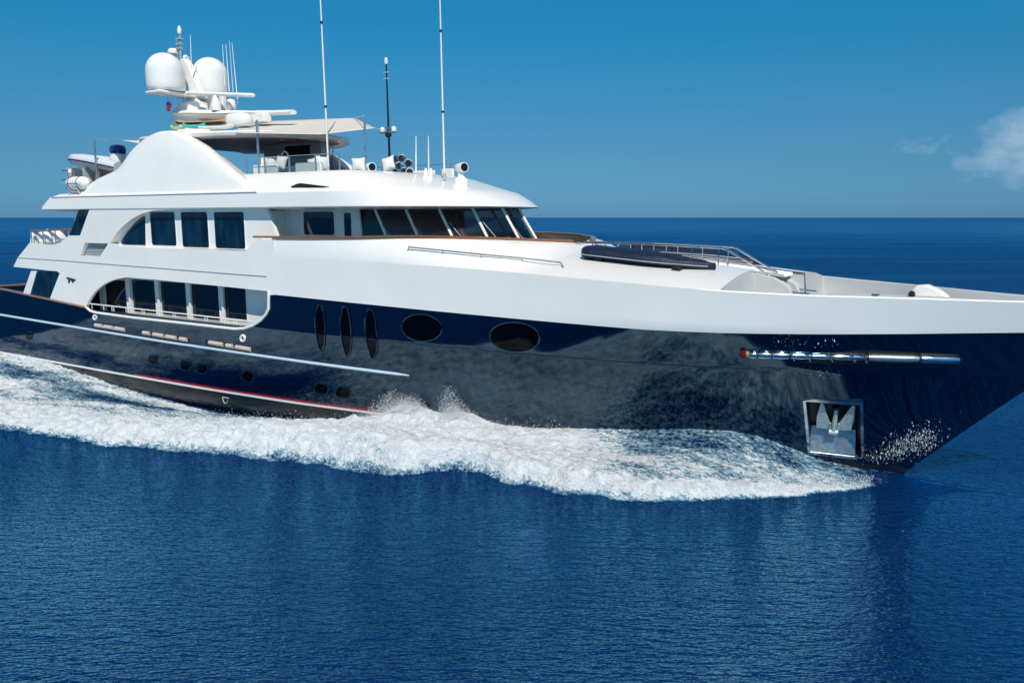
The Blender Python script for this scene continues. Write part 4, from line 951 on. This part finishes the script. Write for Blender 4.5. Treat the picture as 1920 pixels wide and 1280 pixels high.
# ------------------------------------------------------------------ sea and wake
def lattice(seed): return np.random.default_rng(seed).random((256, 256))
def vnoise(x, y, seed):
    G = lattice(seed); xi = np.floor(x).astype(int); yi = np.floor(y).astype(int); fx = x - xi; fy = y - yi
    fx = fx * fx * (3 - 2 * fx); fy = fy * fy * (3 - 2 * fy); a = G[xi & 255, yi & 255]; b = G[(xi + 1) & 255, yi & 255]; c = G[xi & 255, (yi + 1) & 255]; d = G[(xi + 1) & 255, (yi + 1) & 255]
    return (a * (1 - fx) + b * fx) * (1 - fy) + (c * (1 - fx) + d * fx) * fy - .5
def fbm(x, y, seed, oct_=4, g=.55):
    v = 0; a = 1.; s = 0
    for o in range(oct_):
        v = v + a * vnoise(x * 2 ** o + 17 * o, y * 2 ** o + 31 * o, seed + o); s += a; a *= g
    return v / s
def sst(a, b, x): t = np.clip((x - a) / (b - a if b != a else 1e-9), 0, 1); return t * t * (3 - 2 * t)
def seamat():
    m = bpy.data.materials.new('sea_water'); m.use_nodes = True; t = m.node_tree; b = t.nodes['Principled BSDF']; o = [n for n in t.nodes if n.type == 'OUTPUT_MATERIAL'][0]
    b.inputs['Base Color'].default_value = (.0001, .016, .080, 1); b.inputs['Roughness'].default_value = .05; b.inputs['IOR'].default_value = 1.33; b.inputs['Specular IOR Level'].default_value = .42; b.inputs['Specular Tint'].default_value = (.72, .9, 1, 1)
    c = N(t, 'ShaderNodeNewGeometry'); prev = None
    ln = N(t, 'ShaderNodeVectorMath', operation='LENGTH'); t.links.new(c.outputs['Position'], ln.inputs[0])
    calm = N(t, 'ShaderNodeMapRange'); calm.inputs[1].default_value = 45; calm.inputs[2].default_value = 420; calm.inputs[3].default_value = 1; calm.inputs[4].default_value = .12; t.links.new(ln.outputs['Value'], calm.inputs[0])
    for sc_, dist, det, rot, st in ((.20, .20, 2, .4, (.6, 1.3, 1)), (1.3, .12, 3, .15, (.5, 1.4, 1)), (4.8, .19, 3, -.06, (.42, 1.5, 1)), (12, .085, 2, .12, (.5, 1.4, 1))):
        mp = N(t, 'ShaderNodeMapping', vector_type='TEXTURE'); mp.inputs['Rotation'].default_value = (0, 0, YAW + rot); mp.inputs['Scale'].default_value = [1 / v for v in st]; t.links.new(c.outputs['Position'], mp.inputs[0])
        n = N(t, 'ShaderNodeTexNoise'); n.inputs['Scale'].default_value = sc_; n.inputs['Detail'].default_value = det; n.inputs['Roughness'].default_value = .5; t.links.new(mp.outputs[0], n.inputs[0])
        bp = N(t, 'ShaderNodeBump'); bp.inputs['Distance'].default_value = dist; t.links.new(n.outputs[0], bp.inputs['Height']); t.links.new(calm.outputs[0], bp.inputs['Strength'])
        if prev: t.links.new(prev.outputs[0], bp.inputs['Normal'])
        prev = bp
    # water body under a wave-masked mirror: at grazing angles the wave faces hide each other, so the mirror never takes over
    b.inputs['Specular IOR Level'].default_value = 0; b.inputs['Roughness'].default_value = 1; t.links.new(prev.outputs[0], b.inputs['Normal'])
    gls = N(t, 'ShaderNodeBsdfGlossy'); gls.inputs['Roughness'].default_value = .02; gls.inputs['Color'].default_value = (.24, .70, 1, 1); t.links.new(prev.outputs[0], gls.inputs['Normal'])
    lw = N(t, 'ShaderNodeLayerWeight'); lw.inputs[0].default_value = .5; t.links.new(prev.outputs[0], lw.inputs['Normal'])
    pw = N(t, 'ShaderNodeMath', operation='POWER'); pw.inputs[1].default_value = 2.0; t.links.new(lw.outputs['Facing'], pw.inputs[0])
    ma = N(t, 'ShaderNodeMath', operation='MULTIPLY_ADD'); ma.inputs[1].default_value = .75; ma.inputs[2].default_value = .06; t.links.new(pw.outputs[0], ma.inputs[0])
    mn = N(t, 'ShaderNodeMath', operation='MINIMUM'); mn.inputs[1].default_value = .68; t.links.new(ma.outputs[0], mn.inputs[0])
    wat = N(t, 'ShaderNodeMixShader'); 
    wn_ = N(t, 'ShaderNodeMapping', vector_type='TEXTURE'); wn_.inputs['Rotation'].default_value = (0, 0, YAW); wn_.inputs['Scale'].default_value = (70, 9, 1); t.links.new(c.outputs['Position'], wn_.inputs[0])
    wp = N(t, 'ShaderNodeTexNoise'); wp.inputs['Scale'].default_value = 1; wp.inputs['Detail'].default_value = 6; t.links.new(wn_.outputs[0], wp.inputs[0])
    wr_ = N(t, 'ShaderNodeMapRange'); wr_.inputs[1].default_value = .35; wr_.inputs[2].default_value = .68; wr_.inputs[3].default_value = .6; wr_.inputs[4].default_value = 1.0; t.links.new(wp.outputs[0], wr_.inputs[0])   # wind patches
    wm = N(t, 'ShaderNodeMath', operation='MULTIPLY'); t.links.new(mn.outputs[0], wm.inputs[0]); t.links.new(wr_.outputs[0], wm.inputs[1]); t.links.new(wm.outputs[0], wat.inputs[0]); t.links.new(b.outputs[0], wat.inputs[1]); t.links.new(gls.outputs[0], wat.inputs[2])
    # foam where the attribute says so
    at_ = N(t, 'ShaderNodeAttribute'); at_.attribute_name = 'foam'
    def nz(scale, det, stretch=(1, 1, 1), r=.6):
        mp = N(t, 'ShaderNodeMapping'); mp.inputs['Scale'].default_value = stretch; t.links.new(c.outputs['Position'], mp.inputs[0])
        n = N(t, 'ShaderNodeTexNoise'); n.inputs['Scale'].default_value = scale; n.inputs['Detail'].default_value = det; n.inputs['Roughness'].default_value = r; n.inputs['Distortion'].default_value = .6; t.links.new(mp.outputs[0], n.inputs[0]); return n.outputs[0]
    def M(op, a, bb=None):
        n = N(t, 'ShaderNodeMath', operation=op)
        for i, v in enumerate((a, bb)):
            if v is None: continue
            if isinstance(v, (int, float)): n.inputs[i].default_value = v
            else: t.links.new(v, n.inputs[i])
        return n.outputs[0]
    n1 = nz(1.7, 8, (.36, 1.3, 1), .68); n2 = nz(8.5, 4, (.8, 1.1, 1.1), .7)
    s_ = M('ADD', M('MULTIPLY', M('SUBTRACT', n1, .5), 1.9), M('MULTIPLY', M('SUBTRACT', n2, .5), 2.6))
    f = M('ADD', at_.outputs['Fac'], M('MULTIPLY', s_, .62))
    gate = N(t, 'ShaderNodeMapRange'); gate.inputs[1].default_value = .02; gate.inputs[2].default_value = .12; t.links.new(at_.outputs['Fac'], gate.inputs[0])
    mr = N(t, 'ShaderNodeMapRange'); mr.interpolation_type = 'SMOOTHSTEP'; mr.inputs[1].default_value = .40; mr.inputs[2].default_value = .60; t.links.new(f, mr.inputs[0])
    mr2 = N(t, 'ShaderNodeMapRange'); mr2.interpolation_type = 'SMOOTHSTEP'; mr2.inputs[1].default_value = .05; mr2.inputs[2].default_value = .42; t.links.new(f, mr2.inputs[0])
    thick = M('MULTIPLY', mr.outputs[0], gate.outputs[0]); thin = M('MULTIPLY', mr2.outputs[0], gate.outputs[0])
    # aerated water under thin foam is pale teal
    mc = N(t, 'ShaderNodeMix', data_type='RGBA'); mc.inputs[6].default_value = (.0001, .016, .080, 1); mc.inputs[7].default_value = (.27, .42, .47, 1); t.links.new(M('MULTIPLY', thin, .8), mc.inputs[0]); t.links.new(mc.outputs[2], b.inputs['Base Color'])
    fo = N(t, 'ShaderNodeBsdfPrincipled'); fo.inputs['Roughness'].default_value = .7
    n3 = nz(3.6, 7, (.8, 1, 1), .62)
    rp = N(t, 'ShaderNodeValToRGB'); rp.color_ramp.elements[0].position = .34; rp.color_ramp.elements[0].color = (.56, .62, .64, 1); rp.color_ramp.elements[1].position = .56; rp.color_ramp.elements[1].color = (.87, .88, .87, 1); n4 = nz(16, 5, (.9, 1, 1), .75); t.links.new(M('ADD', M('MULTIPLY', n3, .62), M('MULTIPLY', n4, .38)), rp.inputs[0]); t.links.new(rp.outputs[0], fo.inputs['Base Color'])
    fb = N(t, 'ShaderNodeBump'); fb.inputs['Distance'].default_value = .16; t.links.new(M('ADD', n3, M('MULTIPLY', n4, .42)), fb.inputs['Height']); t.links.new(fb.outputs[0], fo.inputs['Normal'])
    ms = N(t, 'ShaderNodeMixShader'); t.links.new(thick, ms.inputs[0]); t.links.new(wat.outputs[0], ms.inputs[1]); t.links.new(fo.outputs[0], ms.inputs[2]); t.links.new(ms.outputs[0], o.inputs[0])
    return m
SEA = seamat()
_ox = [2.0, .9, .07, -.5, -1.38, -2.57, -4.25, -5.6, -7.29, -8.77, -9.91, -10.7, -11.24, -11.9, -12.99, -14.23, -15.65, -16.75, -18.45, -20.43, -21.75, -24.08, -26.04, -28, -34, -44]
_oy = [.0, .15, .72, 1.42, 2.44, 3.64, 4.86, 5.74, 6.26, 6.3, 6.15, 6.35, 6.95, 7.7, 7.9, 7.87, 8.17, 8.62, 9.18, 9.64, 10.06, 10.3, 10.84, 11.4, 13.0, 15.0]
_cx = [1, 0, -1, -1.9, -2.4, -3.1, -3.7, -4.4, -5.4, -6.9, -8.6, -10.3, -12.2, -14, -16, -18, -20, -22, -24, -26, -28, -30, -32, -34, -36, -38, -44]
_cz = [0, .06, .08, .2, .37, .68, .94, 1.06, 1.04, .81, .62, .45, .38, .30, 0, -.3, -.48, -.58, -.66, -.60, -.5, -.38, -.15, .05, .2, .3, .4]
def I(X, a, b): return np.interp(-X, [-v for v in a], b)
_hx = np.linspace(-45, 3, 400); _hy0 = np.array([yh(x, 0.) if x > -42 else 4.0 for x in _hx])
def wake(X, Y):
    """height and foam cover of the starboard wake at ship coordinates X, Y"""
    yb = np.interp(X, _hx, _hy0); yo = I(X, _ox, _oy) + .7 * fbm(X * .55, Y * .25, 3, 3) + .6 * fbm(X * 1.9, Y * 1.3, 9, 4) * sst(1.5, -3, X)
    v = (Y - yb) / np.maximum(.3, yo - yb); vv = np.clip(v, 0, 1.2)
    cz = I(X, _cx, _cz); bowk = sst(-12, -5, X)
    fall = (1 - sst(0, .45, vv)) * (1 - bowk) + np.clip(1 - vv / .95, 0, 1) ** 1.35 * bowk
    h = cz * fall
    hc = I(X, [2, 0, -1.5, -3, -5, -9, -12, -16, -22, -30, -44], [0, .02, .08, .18, .28, .42, .5, .42, .34, .26, .2])
    h = h + hc * sst(.3, .82, vv) * (1 - sst(.87, 1.0, vv))
    hp = I(X, [-7, -10, -13, -16, -19, -23, -26], [0, .2, .42, .38, .25, .08, 0]); h = h + hp * sst(0, .25, vv) * (1 - sst(.75, .98, vv))
    # hump where the bow wave slaps back against the side
    h = h + .42 * np.exp(-((X + 14.6) / 1.3) ** 2 - ((vv - .06) / .12) ** 2) + .3 * np.exp(-((X + 12.6) / .7) ** 2 - ((vv - .05) / .12) ** 2)
    # foam cover
    edge = 1 - .66 * sst(.91, .985, v); edge = edge * (1 - sst(.985, 1.0, v))
    D_bow = sst(.28, .5, vv) * .30 + .40 + .35 * sst(.72, .9, vv)
    hole = np.exp(-((X + 4.2) / 2.4) ** 2 - ((vv - .62) / .18) ** 2) * .12
    D_mid = .98 - .25 * (1 - sst(.0, .2, vv)) * sst(-16, -11, X)
    D_aft = np.clip(.98 - .85 * np.exp(-((vv - .26 - .04 * fbm(X * .3, Y * .1, 44, 2)) / .13) ** 2) - .30 * np.exp(-((vv - .62) / .12) ** 2) * sst(-26, -30, X) * 0 - .14, 0, 1)
    D_aft = .86 * D_aft + .3 * sst(.62, .82, vv) - .18 * sst(.02, .0, vv)
    far = sst(-27, -34, X); D_far = .80 - .42 * np.exp(-((vv - .16) / .07) ** 2) - .30 * np.exp(-((vv - .52) / .10) ** 2) + .2 * sst(.75, .9, vv)
    a = sst(-9.5, -6, X); b = sst(-21, -16.5, X)
    D = D_bow * a + (1 - a) * (D_mid * b + (1 - b) * D_aft); D = D * (1 - far) + D_far * far
    D = D - hole
    D = D + .40 * fbm(X * .35, Y * 1.6, 21, 4) * (1 - .5 * b) + .35 * fbm(X * 1.1, Y * 1.9, 61, 4) - .12
    D = np.clip(D, 0, 1.1) * edge * (1 - sst(-2.0, .2, X)) * sst(.0, .04, v + .03)
    k = np.clip(D, 0, 1)
    bil = lambda f, s: np.abs(fbm(X * f, Y * f * 1.25, s, 4)) * 2
    h = h + k * sst(0, .08, 1 - vv) * (.26 * (bil(.7, 5) - .25) + .20 * (bil(1.8, 15) - .2) + .17 * fbm(X * 4.5, Y * 5.5, 25, 4, .7)) * (1 - .75 * bowk * (1 - sst(.25, .6, vv)))
    h = h
    h = np.where(v >= 1.0, 0, h)
    return h, D
x0, x1, y1 = -44.0, 2.0, 16.0
gx = np.linspace(x0, x1, 837); gv = np.concatenate([np.linspace(-.06, 1.02, 190)])
# near wake: a strip fitted between hull and outer edge, then plain sea
XX, YY = np.meshgrid(gx, np.linspace(0, y1, 291), indexing='ij')
H_, D_ = wake(XX, YY)
inside = YY < np.interp(XX, _hx, _hy0) - .45
me = bpy.data.meshes.new('wake_foam'); nX, nY = XX.shape
co = np.stack([XX, -YY, H_ + 0.], -1).reshape(-1, 3)
idx = np.arange(nX * nY).reshape(nX, nY); q = np.stack([idx[:-1, :-1], idx[:-1, 1:], idx[1:, 1:], idx[1:, :-1]], -1)
foamy = ((D_[:-1, :-1] + D_[1:, 1:] + np.abs(H_[:-1, :-1]) + np.abs(H_[1:, 1:])) > .001); keep = foamy & ~inside[:-1, :-1]; keepsea = ~foamy & ~inside[:-1, :-1]
def grid_object(name, faces, mat_):
    faces = faces.reshape(-1, 4); used, inv = np.unique(faces, return_inverse=True); me = bpy.data.meshes.new(name)
    me.vertices.add(len(used)); me.vertices.foreach_set('co', co[used].ravel().astype(np.float32))
    me.loops.add(faces.size); me.loops.foreach_set('vertex_index', inv.ravel().astype(np.int32)); me.polygons.add(len(faces)); me.polygons.foreach_set('loop_start', np.arange(0, faces.size, 4, dtype=np.int32)); me.polygons.foreach_set('loop_total', np.full(len(faces), 4, np.int32))
    me.polygons.foreach_set('use_smooth', np.ones(len(faces), bool)); me.update(); me.validate()
    a = me.attributes.new('foam', 'FLOAT', 'POINT'); a.data.foreach_set('value', D_.reshape(-1)[used].astype(np.float32)); me.materials.append(mat_)
    o = bpy.data.objects.new(name, me); COL.objects.link(o); return o
fo_ = grid_object('wake_foam', q[keep], SEA); tag(fo_, 'white foaming bow wave and wake along the navy hull', 'foam', kind='stuff')
# the sea: one sheet to the horizon, finer near the yacht, open under the wake patch
def axs(lo, hi, n, lim):
    mid = list(np.linspace(lo, hi, n)); st = (hi - lo) / (n - 1); out_ = mid[:]; s = st; v = hi
    while v < lim: s *= 1.35; v += s; out_.append(v)
    s = st; v = lo; pre = []
    while v > -lim: s *= 1.35; v -= s; pre.append(v)
    return np.array(pre[::-1] + out_)
sx = axs(x0, x1, 47, 45000.); sy = axs(-y1, 0, 17, 45000.)     # world y
mb = MB(); n_ = len(sy); vs = [(x, -y, 0.) for x in sx for y in sy]; fs = []
for i in range(len(sx) - 1):
    for j in range(n_ - 1):
        if x0 - 1e-6 <= sx[i] and sx[i + 1] <= x1 + 1e-6 and -y1 - 1e-6 <= sy[j] and sy[j + 1] <= 1e-6: continue
        fs.append((i * n_ + j, (i + 1) * n_ + j, (i + 1) * n_ + j + 1, i * n_ + j + 1))
# strip of plain water inside the patch rectangle joins the same sheet
mb.add(vs, fs); b0 = len(mb.v); fk = q[keepsea].reshape(-1, 4); used, inv = np.unique(fk, return_inverse=True); inv = inv.reshape(-1, 4)
mb.add([(c[0], -c[1], c[2]) for c in co[used]], inv.tolist())
sea = mb.build('sea', SEA, None, smooth=180, weld=False, recalc=False); tag(sea, 'deep blue rippled sea', 'sea', kind='structure')


# ------------------------------------------------------------------ flying spray and bow glints
def spray():
    pts = []; rad = []
    def addp(x, y, z, r): pts.append(np.stack([x, y, z], -1)); rad.append(r)
    R_ = rng
    n = 34000                                        # ragged outer edge and crest
    X = 1.0 - 43 * R_.random(n) ** 1.35; v = np.where(R_.random(n) < .45, .955 - .03 * np.abs(R_.standard_normal(n)) + .012 * R_.standard_normal(n), .35 + .6 * R_.random(n)); yb = np.interp(X, _hx, _hy0); yo = I(X, _ox, _oy); Y = yb + (yo - yb) * v + .08 * R_.standard_normal(n)
    h, d = wake(X, Y); amp = I(X, [1, -2, -5, -12, -20, -44], [.03, .10, .16, .16, .08, .05]); z = h + R_.exponential(1, n) * amp * .8
    ok = (Y > yb + .1) & ((X < -9) | (v > .45)) & (X < -.6); addp(X[ok], Y[ok], z[ok], (.003 + .009 * R_.random(n) ** 4)[ok])
    for cx, sp, hh, n in ((-15.2, .8, .34, 16000), (-14.2, .35, .28, 6000), (-12.7, .3, .50, 9000), (-12.2, .9, .25, 1200), (-16.8, .9, .22, 1200), (-9.4, .25, .35, 260), (-10.4, .8, .2, 700)):   # slaps against the side
        a = cx + sp * R_.standard_normal(n); jet = np.floor(R_.random(n) * 16); a = a + .25 * sp * (jet % 4 - 1.5); yb = np.interp(a, _hx, _hy0); o = np.abs(R_.standard_normal(n)) * .3 + .06; h, d = wake(a, yb + .2)
        z = h + R_.random(n) ** 1.6 * hh * (1.2 + np.sin(jet * 2.4)) * np.exp(-((a - cx) / (1.6 * sp)) ** 2) + .02; yh_ = np.array([yh(p, max(0, q_)) for p, q_ in zip(a, z)]); addp(a, yh_ + o + .05, z, .0025 + .009 * R_.random(n) ** 6)
    # white drops added on the bow flare to stand in for sun glints
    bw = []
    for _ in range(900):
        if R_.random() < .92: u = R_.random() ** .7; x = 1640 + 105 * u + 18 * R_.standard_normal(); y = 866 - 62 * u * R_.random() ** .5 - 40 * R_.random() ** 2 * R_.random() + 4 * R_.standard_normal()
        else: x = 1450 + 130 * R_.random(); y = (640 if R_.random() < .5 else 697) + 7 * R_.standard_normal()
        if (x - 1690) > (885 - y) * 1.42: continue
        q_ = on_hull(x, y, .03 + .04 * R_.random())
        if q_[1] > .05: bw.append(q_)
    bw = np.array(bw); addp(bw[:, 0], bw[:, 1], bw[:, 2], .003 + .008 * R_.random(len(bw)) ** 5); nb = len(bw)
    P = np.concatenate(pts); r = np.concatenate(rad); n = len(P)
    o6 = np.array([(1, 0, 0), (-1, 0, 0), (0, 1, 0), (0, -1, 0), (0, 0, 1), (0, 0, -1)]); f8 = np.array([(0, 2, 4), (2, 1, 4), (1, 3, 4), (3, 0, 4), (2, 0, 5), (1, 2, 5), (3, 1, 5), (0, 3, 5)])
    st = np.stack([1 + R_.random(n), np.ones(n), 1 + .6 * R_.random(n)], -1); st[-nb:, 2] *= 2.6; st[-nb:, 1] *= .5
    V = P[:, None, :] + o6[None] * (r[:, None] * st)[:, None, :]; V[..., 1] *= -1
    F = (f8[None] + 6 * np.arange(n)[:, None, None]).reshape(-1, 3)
    me = bpy.data.meshes.new('spray_and_glints'); me.vertices.add(n * 6); me.vertices.foreach_set('co', V.reshape(-1).astype(np.float32)); me.loops.add(F.size); me.loops.foreach_set('vertex_index', F.ravel().astype(np.int32)); me.polygons.add(len(F)); me.polygons.foreach_set('loop_start', np.arange(0, F.size, 3, dtype=np.int32)); me.polygons.foreach_set('loop_total', np.full(len(F), 3, np.int32)); me.update(); me.validate()
    me.materials.append(mat('spray_glint_white', (.78, .80, .80), .6)); o = bpy.data.objects.new('spray_and_glints', me); COL.objects.link(o); tag(o, 'fine white droplets thrown up along the bow wave, with drops imitating sun glints on the bow', 'spray', kind='stuff')
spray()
